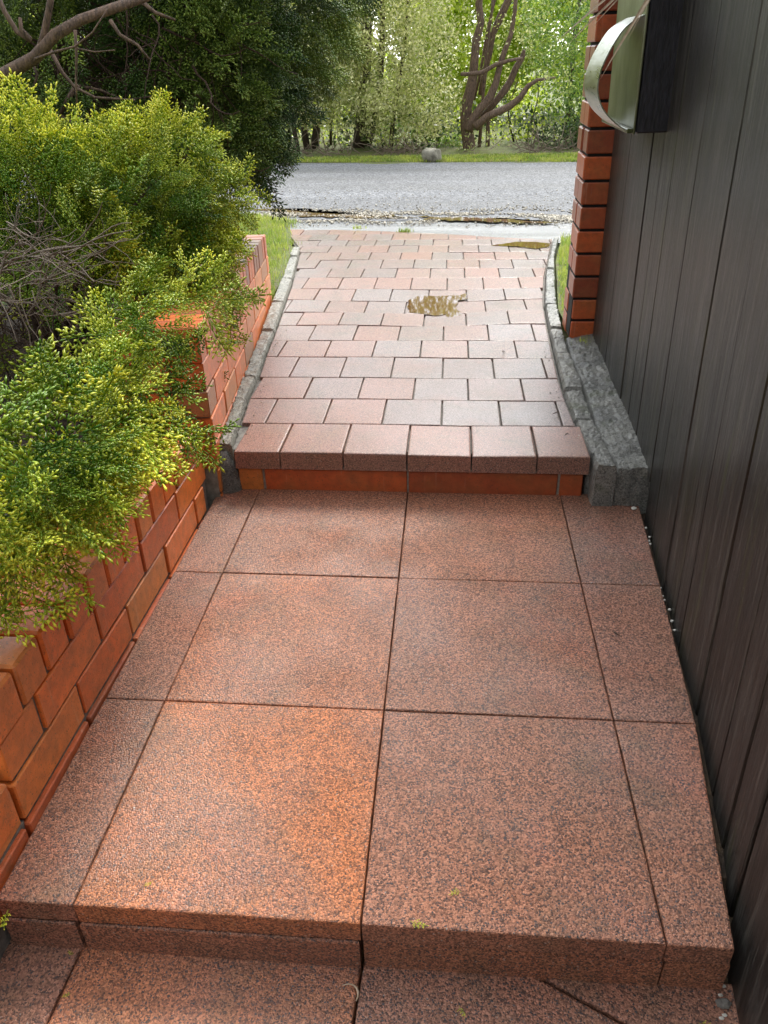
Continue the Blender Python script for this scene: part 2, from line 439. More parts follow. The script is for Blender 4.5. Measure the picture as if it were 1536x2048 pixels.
# ------------------------------------------------------------------ path profile
def pz(y): return float(np.interp(y, [1.46, 2.2, 3, 3.8, 4.6, 5.5], [.147, .138, .125, .113, .099, .085]))
LY = [(1.46, -.572), (1.715, -.604), (1.956, -.63), (2.222, -.647), (2.475, -.676), (2.748, -.70), (3.157, -.74), (3.75, -.80), (4.358, -.878), (4.75, -.93), (5.25, -1.10), (5.7, -1.22)]
RY = [(1.46, .572), (1.73, .56), (2.076, .552), (2.51, .567), (2.946, .583), (3.296, .605), (3.94, .675), (4.48, .76), (4.9, .82), (5.4, .90)]
def lx(y): return float(np.interp(y, [a for a, b in LY], [b for a, b in LY]))
def rx(y): return float(np.interp(y, [a for a, b in RY], [b for a, b in RY]))
def clip(poly, a, b):
    """keep the part of poly to the left of the line a->b"""
    out = []; n = len(poly)
    def sd_(p): return (b[0] - a[0]) * (p[1] - a[1]) - (b[1] - a[1]) * (p[0] - a[0])
    for i in range(n):
        p, q = poly[i], poly[(i + 1) % n]; sp, sq = sd_(p), sd_(q)
        if sp >= 0: out.append(p)
        if (sp > 0) != (sq > 0) and abs(sp - sq) > 1e-12:
            t = sp / (sp - sq); out.append((p[0] + (q[0] - p[0]) * t, p[1] + (q[1] - p[1]) * t))
    return out
def area(p): return .5 * sum(p[i][0] * p[(i + 1) % len(p)][1] - p[(i + 1) % len(p)][0] * p[i][1] for i in range(len(p))) if len(p) > 2 else 0

# ------------------------------------------------------------------ setting: ground
xs = np.concatenate([np.linspace(-200, -12, 12), np.linspace(-10, -2.2, 14), np.linspace(-2, 2, 41), np.linspace(2.3, 10, 14), np.linspace(12, 200, 12)])
ys = np.concatenate([np.linspace(-60, -3, 8), np.linspace(-2.5, 6, 86), np.linspace(6.3, 14, 18), np.linspace(16, 300, 16)])
def gh(x, y):
    if -.78 < x < .78 and y < 1.52: return -.22
    if -.9 < x < .85 and y < 5.45: return .02
    if x <= -.78 and y < 3.3: return .2 + .03 * noise.noise(Vector((x * 2, y * 2, 0)))
    if y < 5.0: return .085
    if y < 9.4: return .03
    if y < 14: return .10 + .02 * (y - 9.4) + .02 * noise.noise(Vector((x, y, 3)))
    return .19
g = MB(); V = [(x, y, gh(x, y)) for y in ys for x in xs]; nx = len(xs)
F = [(j * nx + i, j * nx + i + 1, (j + 1) * nx + i + 1, (j + 1) * nx + i) for j in range(len(ys) - 1) for i in range(nx - 1)]
g.add(V, F); tag(g.build('ground', M['ground'], smooth=False), kind='structure')

# road and apron as sheets
def sheet(name, poly, z, mat, n=1, kind='structure'):
    b = MB(); b.add([(p[0], p[1], z if not callable(z) else z(*p)) for p in poly], [list(range(len(poly)))])
    return tag(b.build(name, mat), kind=kind)
road = MB(); rxs = np.linspace(-40, 40, 161)
near = [5.95 + .10 * noise.noise(Vector((x * 1.3, 0, 0))) - .045 * x for x in rxs]
far = [9.62 - .09 * min(max(x, -6), 6) + .05 * noise.noise(Vector((x * 1.1, 4, 0))) for x in rxs]
Vr = []
for i, x in enumerate(rxs):
    for t in (0, .12, .3, .5, .7, .88, 1): Vr.append((x, near[i] + (far[i] - near[i]) * t, .074 + .03 * math.sin(t * math.pi) ** 2 + .03 * t))
road.add(Vr, [(i * 7 + k, (i + 1) * 7 + k, (i + 1) * 7 + k + 1, i * 7 + k + 1) for i in range(160) for k in range(6)])
tag(road.build('road', M['asphalt'], smooth=True), kind='structure')
END = [at(540, 453, z=.085), at(620, 457, z=.085), at(760, 463, z=.085), at(870, 468, z=.085), at(1000, 476, z=.085), at(1100, 480, z=.085)]
ap = [(-2.6, 6.3)] + [(-1.5, 5.62)] + [(p[0], p[1] - .02) for p in END] + [(1.3, 5.02), (6, 4.9), (9, 5.8), (3, 6.05), (0, 6.2)]
sheet('driveway_apron', ap, .0685, M['apron'])

# ------------------------------------------------------------------ landings and steps
pv = MB()
def slab(poly, z, zb, tint, bev=.0035, seg=.02, jit=.0005, m=0, tilt=(0, 0)):
    c = np.mean(np.array(poly)[:, :2], 0)
    zz = lambda x, y: z + tilt[0] * (x - c[0]) + tilt[1] * (y - c[1])
    pv.prism(poly, zz, zb, bev, m, tint, jit, seg)
G = .0028
sx0 = [-.64, -.5, 0, .5]
tints = {(0, 0): (.2, .5, .5), (0, 1): (1.0, .12, .2), (0, 2): (.3, .85, .5), (0, 3): (.3, .5, .5),
         (1, 0): (.1, .4, .3), (1, 1): (.5, .25, .3), (1, 2): (.25, .75, .5), (1, 3): (.12, .45, .5),
         (2, 0): (.25, .4, .3), (2, 1): (.25, .65, .3), (2, 2): (.35, .45, .5), (2, 3): (.0, .5, .5)}
ryb = [.013, .5, 1.0, 1.50]
fx = lambda y: float(np.interp(y, [-.6, .014, .193, .513, 1.006, 1.34, 1.5], [.55, .606, .634, .674, .711, .738, .745]))
for j in range(3):
    y0, y1 = ryb[j] + G / 2, ryb[j + 1] - G / 2
    if j == 0: y0 = .013
    for i in range(4):
        z = random.uniform(-.0012, .0012)
        tl = (random.uniform(-.003, .003), random.uniform(-.003, .003))
        if i < 3:
            a = sx0[i] + (G / 2 if i else 0); b = sx0[i + 1] - G / 2
            if i == 0: b += .0
            P = [(a, y0), (b, y0), (b, y1), (a, y1)]
        else:
            P = [(.5 + G / 2, y0), (fx(y0), y0), (fx(y1), y1), (.5 + G / 2, y1)]
        slab(P, z, -.048, tints[(j, i)], tilt=tl)
# riser under the nosing
for a, b, t, oy in ((-.64, -.507, .15, -.0125), (-.5, -.004, .35, -.0115), (.003, .503, .5, -.007), (.507, .612, .5, -.005)):
    slab([(a, .022 + oy), (b, .022 + oy), (b, .3), (a, .3)], -.0535, -.20, (t, .5, .5), .004)
o = tag(pv.build('upper_landing', M['slab']), kind='structure')
pv = MB()
z0 = -.131
for P, t in (([(-.75, -1.6), (-.545, -1.6), (-.545, -.56), (-.515, .03), (-.75, .03)], (.1, .4, .5)),
             ([(-.541, -.6), (-.034, -.6), (-.004, .03), (-.511, .03)], (.75, .45, .2)),
             ([(-.030, -.6), (.80, -.6), (.80, -.23), (.275, .03), (0, .03)], (.12, .85, .5)),
             ([(.80, -.222), (.80, .03), (.287, .03)], (.1, .35, .5)),
             ([(-.541, -1.6), (.80, -1.6), (.80, -.61), (-.541, -.61)], (.3, .5, .5))):
    slab(P, z0 + random.uniform(-.001, .001), -.2, t, .004)
tag(pv.build('lower_landing', M['slab']), kind='structure')

# front brick riser of the upper step + pavers
pv = MB()
YR = [1.468, 1.708, 1.939, 2.171, 2.423, 2.657, 2.902, 3.130, 3.371, 3.622, 3.89, 4.14, 4.395, 4.635, 4.871, 5.075, 5.30, 5.53]
dipc = (.06, 3.33)
def zp(x, y):
    d = ((x - dipc[0]) / .33) ** 2 + ((y - dipc[1]) / .42) ** 2
    e = ((x - .72) / .3) ** 2 + ((y - 4.82) / .2) ** 2
    hump = .010 * math.exp(-(((x - .5) / .25) ** 2 + ((y - 2.98) / .25) ** 2))
    return pz(y) - .011 * math.exp(-d) - .006 * math.exp(-e) + hump + .003 * noise.noise(Vector((x * 2.5, y * 2.5, 1)))
PW = .2075
ENDL = [(p[0], p[1]) for p in END]
rows_off = {7: -.004, 8: .012, 9: .004}
for i in range(len(YR) - 1):
    y0, y1 = YR[i], YR[i + 1]
    if i == 0: xs_ = [-.571, -.417, -.2095, -.002, .2055, .413, .58]
    else:
        off = -.002 if i % 2 == 0 else .1015
        off += .004 * math.sin(i * 2.1) + rows_off.get(i, 0)
        xs_ = [off + PW * k for k in range(-9, 8)]
    for a, b in zip(xs_[:-1], xs_[1:]):
        rot = .0; g2 = .0048
        dy0 = random.uniform(-.0025, .0025); dy1 = random.uniform(-.0025, .0025)
        # rows on the right bend where the paving has sunk
        bend = lambda x, y: .085 * max(0, x - .12) * math.exp(-((y - 3.2) / .38) ** 2) * (1 if y > 2.95 else .0)
        P = [(a + g2 / 2, y0 + g2 / 2 + dy0 * 0 + bend(a, y0)), (b - g2 / 2, y0 + g2 / 2 + bend(b, y0)), (b - g2 / 2, y1 - g2 / 2 + bend(b, y1)), (a + g2 / 2, y1 - g2 / 2 + bend(a, y1))]
        if i > 0:
            ym0, ym1 = y0, y1
            P = clip(P, (lx(ym1) + .003, ym1), (lx(ym0) + .003, ym0))
            if len(P) < 3: continue
            P = clip(P, (rx(ym0), ym0), (rx(ym1), ym1))
        if len(P) < 3: continue
        if y1 > 5.05:
            for e0, e1 in zip(ENDL[:-1], ENDL[1:]):
                mx = np.mean([p[0] for p in P])
                if (e0[0] <= mx < e1[0]) or (e1 is ENDL[-1] and mx >= e1[0]) or (e0 is ENDL[0] and mx < e0[0]):
                    P = clip(P, e1, e0); break
        if len(P) < 3 or area(P) < .0012: continue
        dz = random.uniform(-.0012, .0012) * (1 if i < 6 else 1.8); c = np.mean(np.array(P), 0)
        tz = (random.uniform(-.006, .006), random.uniform(-.006, .006))
        gx = (zp(c[0] + .05, c[1]) - zp(c[0] - .05, c[1])) / .1; gy = (zp(c[0], c[1] + .05) - zp(c[0], c[1] - .05)) / .1; cz = zp(*c) + dz
        zf = lambda x, y, c=c, gx=gx, gy=gy, cz=cz, tz=tz: cz + (gx + tz[0]) * (x - c[0]) + (gy + tz[1]) * (y - c[1])
        red = random.random() ** 2.4 * .9
        if i == 0: red = min(1, .7 + red * .3)
        red = min(1, red + .55 * max(0, min(1, (-.1 - c[0]) / .4)) * max(0, 1 - i / 12))
        pv.prism(P, zf, pz(y0) - .062 if i == 0 else pz(y0) - .07, .0035 if i else .005, 0, (red, random.uniform(.2, 1), .5), .0004, .03)
# the bedding that shows in the joints
bd = MB(); Vb = []
yb = np.linspace(1.52, 5.6, 42)
for y in yb:
    L_, R_ = lx(y) - .01, rx(y) + .01
    for k in range(9): x = L_ + (R_ - L_) * k / 8; Vb.append((x, min(y, float(np.interp(x, [p[0] for p in ENDL], [p[1] for p in ENDL])) + .005), 0))
Vb = [(x, y, zp(x, y) - .016) for x, y, _ in Vb]
pv.add(Vb, [(j * 9 + i, j * 9 + i + 1, (j + 1) * 9 + i + 1, (j + 1) * 9 + i) for j in range(41) for i in range(8)], 1)
tag(pv.build('paved_path', [M['paver'], M['mortar']]), kind='structure')
rs = MB()
ztop = .0775; 
for a, b, t in ((-.566, -.486, .72), (-.478, -.003, .16), (.003, .486, .07), (.494, .566, .1)):  # most tints kept low to paint in the shade below the pavers
    rs.box(((a + b) / 2, 1.484 + .05, (ztop - .03) / 2), (b - a, .1, ztop + .03), bev=.003, tint=(t, .5, .5))
rs.box((0, 1.484 + .055, .04), (1.13, .1, .089), bev=.002, mat=1)
tag(rs.build('brick_step_riser', [M['brick'], M['mortar_grey']]), kind='structure')

# puddles lying in the sunken paving
def outline(pts, z, f=.012):
    P = [at(u, v, z=z) for u, v in pts]; out = []
    for i in range(len(P)):
        a, b = P[i], P[(i + 1) % len(P)]; n = max(2, int(np.linalg.norm(b - a) / .012))
        for k in range(n):
            p = a + (b - a) * k / n; q = noise.noise(Vector((p[0] * 28, p[1] * 28, 2)))
            out.append((p[0] + f * q, p[1] + f * noise.noise(Vector((p[0] * 28, p[1] * 28, 9)))))
    return out
z1 = zp(.06, 3.3) + .0062
sheet('puddle', outline([(840, 590), (817, 600), (815, 616), (821, 625), (848, 628), (875, 632), (890, 629), (900, 635), (918, 635), (924, 627), (912, 616), (916, 602), (935, 597), (932, 586), (924, 590), (898, 591), (860, 592)], z1), z1, M['puddle'])
z2 = zp(.68, 4.84) + .0075
sheet('puddle', outline([(980, 491), (1016, 486), (1035, 483), (1074, 484), (1101, 487), (1100, 492.7), (1074, 497.6), (1035, 492.7)], z2, .01), z2, M['puddle'])
# gutter water along the road edge
gw = MB()
def water(pts, z, f=.04): return outline(pts, z, f)
for nme, pts in (('a', [(470, 408), (540, 411), (620, 424), (700, 428), (790, 432), (800, 436), (700, 435), (600, 433), (540, 424), (480, 415)]), ('b', [(840, 434), (960, 436), (1060, 441), (1120, 446), (1060, 447), (930, 442), (850, 439)])):
    sheet('gutter_puddle', water(pts, .08, .075), .0835, M['puddle_clear'])

# ------------------------------------------------------------------ brickwork
def pick_tint():
    return (random.choice([.28, .4, .45, .45, .5, .5, .55, .6, .68, .78]) + random.uniform(-.06, .06), random.random(), random.random())
def brick_box(b, c, size, axes, m=0, bev=.0026, wob=.0015, tint=None):
    ang = random.uniform(-wob, wob) * 6; A = np.array(axes, float)
    A = np.array([A[0] + A[1] * ang, A[1] - A[0] * ang, A[2]]); A /= np.linalg.norm(A, axis=1)[:, None]
    b.box(np.array(c) + A[0] * random.uniform(-wob, wob), size, A, bev, m, tint or pick_tint())

# near garden wall: two stretcher courses, a sliver at the paving and a brick-on-edge coping
wallA = thing('brick_garden_wall', (-.72, .5, -.1), 'low orange brick garden wall beside the slab landing, brick on edge coping under the shrub', 'wall')
XA = -.645; AX = ((1, 0, 0), (0, 1, -.03), (0, .03, 1))
zA = lambda y: .03 * (.5 - y)
cop = MB(); bw = MB(); mo = MB()
YJ = np.arange(.158, 1.36, .0985)
for y in YJ:
    brick_box(cop, (XA - .13, y + .0445, .212 + .046 + zA(y + .04)), (.265, .089, .098), AX, bev=.0055, wob=.003)
for row, (zt, off) in enumerate(((.207, .285), (.110, .148), (.013, .42))):
    y = off - .276 * 3
    while y < 1.4:
        a = max(y + .004, .158 if row == 0 else -1.4); b = min(y + .272, 1.385 - .04 * row)
        if b - a > .03 and b > (.158 if row == 0 else -1.4):
            yc = (a + b) / 2
            zc = zt - .044 + zA(yc)
            if row == 2: brick_box(bw, (XA - .046, yc, zc - .002), (.10, b - a, .086), AX, wob=.0025, tint=(random.choice([.05, .12, .3]), .5, .5))
            else: brick_box(bw, (XA - .05, yc, zc), (.10, b - a, .088), AX, wob=.0025)
        y += .276
# lower end of the same wall, one course down
for y in np.arange(.152 - .0985, -1.3, -.0985):
    brick_box(cop, (XA - .13, y + .0445, .069 + .018 + zA(y)), (.265, .089, .098), AX, bev=.0055, wob=.003)
brick_box(bw, (XA - .2, .21, .160), (.18, .1, .088), AX)
mo.box((XA - .135, .775, .04), (.257, 1.22, .35), AX, .002); mo.box((XA - .135, -.6, -.10), (.257, 1.5, .30), AX, .002)
for b, nme, mt in ((cop, 'coping', M['brick']), (bw, 'brickwork', M['brick']), (mo, 'mortar', M['mortar'])): under(b.build(nme, mt), wallA)

# far garden wall, taller, following the path
wallB = thing('brick_garden_wall', (-.72, 2.4, .1), 'taller brick garden wall behind the left kerb of the paved path, its end facing forward', 'wall')
pa = np.array([-.614, 1.430]); pb = np.array([-.848, 3.395]); dB = (pb - pa); LB = np.linalg.norm(dB); dB /= LB; nB = np.array([dB[1], -dB[0]])
slope = (.357 - .464) / (3.33 - 1.426)
dB3 = np.array([dB[0], dB[1], slope]); dB3 /= np.linalg.norm(dB3); nB3 = np.array([nB[0], nB[1], 0]); uB3 = np.cross(nB3, dB3)
AB = (nB3, dB3, uB3)
def pB(s, z, back=0):
    p = pa + dB * s - nB * back; return (p[0], p[1], z + slope * s)
cop = MB(); bw = MB(); mo = MB(); fr = MB()
s = 0.0; k = 0
while s < LB - .05:
    brick_box(cop, pB(s + .0425, .464 + .054, .13), (.262, .085, .108), AB, bev=.004, wob=.002, tint=(random.choice([.1, .15, .25, .3, .35, .97]), .5, .5)); s += .0935
for row in range(6):
    zt = .460 - .0905 * row; off = (.0, .135)[row % 2]
    s = -off
    while s < LB:
        a = max(s + .004, 0); b = min(s + .268, LB)
        if b - a > .02:
            t = (random.choice([.3, .4, .45, .5, .6, .68]) if random.random() < .85 else .9, .5, .5)
            brick_box(bw, pB((a + b) / 2, zt - .0415, .05), (.10, b - a, .083), AB, bev=.0035, wob=.002, tint=t)
        s += .272
    if row % 2 == 0: brick_box(bw, pB(.05, zt - .0415, .184), (.155, .1, .083), AB)
    else: brick_box(bw, pB(.05, zt - .0415, .184), (.155, .1, .083), AB, tint=(.35, .5, .5))
mo.box(pB(LB / 2 + .002, .2, .133), (.25, LB - .012, .54), AB, .002)
# black block painting the shade of the frog hollow in the end brick
fr.box(pB(-.0015, .464 + .050, .075), (.085, .010, .05), AB, .012)
for b, nme, mt in ((cop, 'coping', M['brick']), (bw, 'brickwork', M['brick']), (mo, 'mortar', M['mortar_grey']), (fr, 'frog_shade', M['black'])): under(b.build(nme, mt), wallB)

# brick pier on the right
pier = thing('brick_pier', (.78, 2.8, .1), 'dark red brick pier at the far end of the timber fence, behind the letterbox', 'pier')
bw = MB(); mo = MB(); NP = 27
for row in range(NP):
    z = .128 + .0955 * row; rt_ = (random.choice([.02, .06, .1, .16, .0]), .5, .5)  # dark red bricks, tinted lower still to paint in the pier's shade
    lean = -.016 * (z - .14)
    dx = random.uniform(-.003, .003)
    brick_box(bw, (.664 + .13 + lean + dx, 2.675 + .058, z + .043), (.262, .112, .084), ((1, 0, 0), (0, 1, 0), (0, 0, 1)), bev=.004, wob=.001, tint=rt_)
    brick_box(bw, (.664 + .13 + lean - dx, 2.675 + .178, z + .043), (.262, .112, .084), ((1, 0, 0), (0, 1, 0), (0, 0, 1)), bev=.004, wob=.001, tint=rt_)
mo.box((.80 - .02, 2.80, 1.42), (.235, .222, 2.56), None, .002)
under(bw.build('brickwork', M['brick']), pier); under(mo.build('mortar', M['black']), pier)

# ------------------------------------------------------------------ kerbs and the rough concrete
def ribbon(b, left, right, y0, y1, top, zb, seg, gap=.006, bev=.012, tintf=None, rough=.008):
    """cast kerb: a fine grid with worn shoulders and an open joint every so often"""
    cuts = [y0]
    while cuts[-1] < y1: cuts.append(cuts[-1] + seg * random.uniform(.8, 1.2))
    n = int((y1 - y0) / .011); m_ = 11; V = []; T = []
    for j in range(n + 1):
        y = y0 + (y1 - y0) * j / n; dj = min(abs(y - c) for c in cuts[1:]); k = sum(1 for c in cuts if c < y)
        lo, hi = left(y), right(y)
        for i in range(m_):
            t = i / (m_ - 1); tt = min(1, max(0, (t - .12) / .76)); x = lo + (hi - lo) * tt
            sh = min(tt, 1 - tt) * 2; z = top(x, y) - bev * (1 - min(1, sh * 3.2)) ** 2 + .004 * math.sin(k * 2.3)
            z += rough * (.7 * noise.noise(Vector((x * 26, y * 26, k))) + .55 * noise.noise(Vector((x * 75, y * 75, 3))))
            z -= (.018 if dj < .007 else 0)
            x += rough * .8 * noise.noise(Vector((x * 9, y * 34, 8)))
            if i == 0 or i == m_ - 1: z = zb
            if i in (1, m_ - 2): z -= .008
            V.append((x, y, z))
    F = [(j * m_ + i, j * m_ + i + 1, (j + 1) * m_ + i + 1, (j + 1) * m_ + i) for j in range(n) for i in range(m_ - 1)] + [list(range(m_))[::-1]]
    t0_ = tintf(y0) if tintf else (0, 0, 0)
    b.add(V, F, 0, t0_)
kl = [(1.497, -.624), (1.942, -.680), (2.506, -.742), (2.741, -.765), (3.44, -.845), (3.874, -.885), (4.632, -.975)]
kb = MB()
ribbon(kb, lambda y: float(np.interp(y, *zip(*kl))), lambda y: lx(y) - .004, 1.50, 4.75, lambda x, y: pz(y) + .016, -.05, .56, tintf=lambda y: (.6, 0, 0))
tag(kb.build('path_kerb', M['concrete']), kind='structure')
kr = [(1.40, .655), (1.71, .630), (2.078, .638), (2.48, .635), (3.04, .66), (3.36, .68), (4.43, .79), (5.1, .90)]
kb = MB()
ribbon(kb, lambda y: max(rx(y) + .006, .59) if y < 1.5 else rx(y) + .008, lambda y: float(np.interp(y, *zip(*kr))), 1.42, 2.05, lambda x, y: .144 + .02 * (y - 1.4), -.06, .33)
ribbon(kb, lambda y: rx(y) + .012, lambda y: float(np.interp(y, *zip(*kr))), 2.05, 5.05, lambda x, y: pz(y) + .018, -.05, .42, gap=.01)
tag(kb.build('path_kerb', M['concrete']), kind='structure')
md = MB(); n1, n2 = 200, 28; Vm = []
for j in range(n1 + 1):
    y = 1.43 + (2.69 - 1.43) * j / n1
    a = float(np.interp(y, *zip(*kr))) + .004; b_ = .80
    for i in range(n2 + 1):
        t = i / n2; x = a + (b_ - a) * t
        z = .132 + .028 * min(1, (y - 1.43) / .3) * t ** .6 + .007 * noise.noise(Vector((x * 22, y * 22, 0))) + .006 * noise.noise(Vector((x * 70, y * 70, 5))) + .005 * noise.noise(Vector((x * 150, y * 150, 5)))
        if i == 0: z -= .02
        Vm.append((x, y, z))
Fm = [(j * (n2 + 1) + i, j * (n2 + 1) + i + 1, (j + 1) * (n2 + 1) + i + 1, (j + 1) * (n2 + 1) + i) for j in range(n1) for i in range(n2)]
md.add(Vm, Fm)
fr_ = []
for kz in range(7):
    for i in range(n2 + 1):
        p = Vm[i]; t = kz / 6; fr_.append((p[0] + .003 * noise.noise(Vector((p[0] * 40, t * 6, 1))), p[1] + .006 * noise.noise(Vector((p[0] * 30, t * 5, 7))) * (1 if kz else 0) - .006 * math.sin(t * 3), p[2] * (1 - t) - .03 * t))
md.add(fr_, [(k * (n2 + 1) + i, k * (n2 + 1) + i + 1, (k + 1) * (n2 + 1) + i + 1, (k + 1) * (n2 + 1) + i) for k in range(6) for i in range(n2)])
tag(md.build('concrete_footing', M['concrete'], smooth=True, fix=False), kind='structure')
# lump of mortar where the left kerb ends
lm = MB(); ringN = 12; Vl = []
for k in range(5):
    for i in range(ringN):
        a = i / ringN * 6.283; r = (.055, .052, .045, .032, .012)[k]
        Vl.append((-.612 + math.cos(a) * r * 1.0 + .008 * noise.noise(Vector((a, k, 0))), 1.492 + math.sin(a) * r * .8, -.03 + k * .042 + .006 * noise.noise(Vector((a * 2, k, 3)))))
lm.add(Vl, [(k * ringN + i, k * ringN + (i + 1) % ringN, (k + 1) * ringN + (i + 1) % ringN, (k + 1) * ringN + i) for k in range(4) for i in range(ringN)] + [[4 * ringN + i for i in range(ringN)]])
tag(lm.build('concrete_haunch', M['concrete'], smooth=True), kind='structure')

# ------------------------------------------------------------------ timber fence
fence = thing('timber_fence', (.78, 1.0, -.1), 'tall dark stained timber board fence along the right side of the path', 'fence')
fb = MB(); YB = [2.668, 2.46, 2.31, 2.22, 1.93, 1.78, 1.633, 1.385, 1.25, 1.01, .86, .765, .55, .33, .215, .1, -.12, -.35, -.6, -.85, -1.15, -1.5]
ffx = lambda y: float(np.interp(y, [-1.6, -.6, .014, .193, .513, 1.006, 1.34, 1.6, 2.0, 2.7], [.50, .58, .616, .645, .686, .722, .748, .752, .752, .762]))
for a, b in zip(YB[1:], YB[:-1]):
    p0 = np.array([ffx(a), a]); p1 = np.array([ffx(b), b]); d = (p1 - p0); L_ = np.linalg.norm(d); d /= L_
    nn = np.array([d[1], -d[0]])
    c = (p0 + p1) / 2; lean = -.022 * np.interp(a, [0, 2.6], [1.8, .5])
    up = np.array([lean, 0, 1.0]); up /= np.linalg.norm(up)
    z0_ = (-.17 if c[1] < .15 else -.06) if c[1] < 1.5 else .10
    inset = random.uniform(0, .004); H = 2.15
    cc = np.array([c[0], c[1], 0]) + np.array([nn[0], nn[1], 0]) * (.011 + inset) + up * (z0_ + H / 2) + np.array([0, 0, random.uniform(0, .012)])
    rot = random.uniform(-.012, .012); d3 = np.array([d[0], d[1], 0]) + np.array([nn[0], nn[1], 0]) * rot
    fb.box(cc, (.022, L_ - random.uniform(.004, .008), H), (np.array([nn[0], nn[1], 0]), d3, up), .0035, 0, rt())
o = under(fb.build('boards', M['fence']), fence)
rl = MB()
for z in (.35, 1.1, 1.85):
    for a, b in zip([-1.5, 0, 1.3], [0, 1.3, 2.66]):
        p0 = np.array([ffx(a) + .045, a, z]); p1 = np.array([ffx(b) + .045, b, z]); d = p1 - p0; L_ = np.linalg.norm(d); d /= L_
        rl.box((p0 + p1) / 2, (.04, L_, .07), (np.cross(d, (0, 0, 1)), d, (0, 0, 1)), .004, 0, rt())
under(rl.build('rails', M['fence']), fence)
bk = MB()   # black backing that closes the narrow gaps
for a, b in zip(YB[1:], YB[:-1]):
    p0 = np.array([ffx(a), a]); p1 = np.array([ffx(b), b]); d = p1 - p0; L_ = np.linalg.norm(d); d /= L_; nn = np.array([d[1], -d[0]]); c = (p0 + p1) / 2
    bk.box((c[0] + nn[0] * .030, c[1] + nn[1] * .030, 1.0), (.006, L_ + .01, 2.0), ((nn[0], nn[1], 0), (d[0], d[1], 0), (0, 0, 1)), .001)
under(bk.build('gap_backing', M['black']), fence)

# soil in the slot between slabs and fence
sl_ = MB(); yy = np.linspace(-1.5, 1.44, 40)
Vs = []
for y in yy: Vs += [(fx(y) - .01, y, -.03 if y > .09 else -.15), (ffx(y) + .02, y, -.03 if y > .09 else -.15)]
sl_.add(Vs, [(2 * i, 2 * i + 1, 2 * i + 3, 2 * i + 2) for i in range(39)])
tag(sl_.build('soil_slot', M['soil']), kind='structure')

# ------------------------------------------------------------------ letterbox
XL, YL0, YL1, ZL0, ZL1 = .634, 1.756, 2.195, 1.040, 1.62
lb = thing('letterbox', (.69, 1.97, 1.04), 'black letterbox with steel face and curved newspaper holder, fixed to the dark fence', 'letterbox')
b = MB(); b.box(((XL + .755) / 2 + .003, (YL0 + YL1) / 2, (ZL0 + ZL1) / 2), (.755 - XL - .006, YL1 - YL0, ZL1 - ZL0), ((1, 0, .02), (0, 1, 0), (-.02, 0, 1)), .004)
under(b.build('box_body', M['felt']), lb)
b = MB(); b.box((XL - .0005, (YL0 + YL1) / 2, (ZL0 + ZL1) / 2), (.006, YL1 - YL0 + .004, ZL1 - ZL0 + .006), ((1, 0, .02), (0, 1, 0), (-.02, 0, 1)), .002)
b.box((XL - .007, (YL0 + YL1) / 2, ZL0 + .006), (.016, YL1 - YL0 + .004, .012), None, .002)
under(b.build('steel_face', M['face']), lb)
prof = [(.632, 1.325), (.605, 1.312), (.579, 1.292), (.556, 1.257), (.540, 1.225), (.530, 1.195), (.526, 1.168), (.528, 1.145), (.536, 1.122), (.552, 1.097), (.575, 1.075), (.602, 1.056), (.632, 1.040)]
# smooth the profile
pr = []
for i in range(len(prof) - 1):
    p0 = np.array(prof[max(i - 1, 0)]); p1 = np.array(prof[i]); p2 = np.array(prof[i + 1]); p3 = np.array(prof[min(i + 2, len(prof) - 1)])
    for t in (0, .25, .5, .75): pr.append(.5 * ((2 * p1) + (-p0 + p2) * t + (2 * p0 - 5 * p1 + 4 * p2 - p3) * t * t + (-p0 + 3 * p1 - 3 * p2 + p3) * t ** 3))
pr.append(np.array(prof[-1]))
b = MB(); Vq = []; T = .0018
for i, p in enumerate(pr):
    d = pr[min(i + 1, len(pr) - 1)] - pr[max(i - 1, 0)]; d /= np.linalg.norm(d); n_ = np.array([-d[1], d[0]])
    for y, s_ in ((YL0 + .012, 1), (YL0 + .27, 1), (YL0 + .27, -1), (YL0 + .012, -1)):
        Vq.append((p[0] + n_[0] * T * s_, y, p[1] + n_[1] * T * s_))
b.add(Vq, [(4 * i + k, 4 * i + (k + 1) % 4, 4 * (i + 1) + (k + 1) % 4, 4 * (i + 1) + k) for i in range(len(pr) - 1) for k in range(4)])
rg = b.build('newspaper_holder', M['metal'], smooth=False); under(rg, lb)

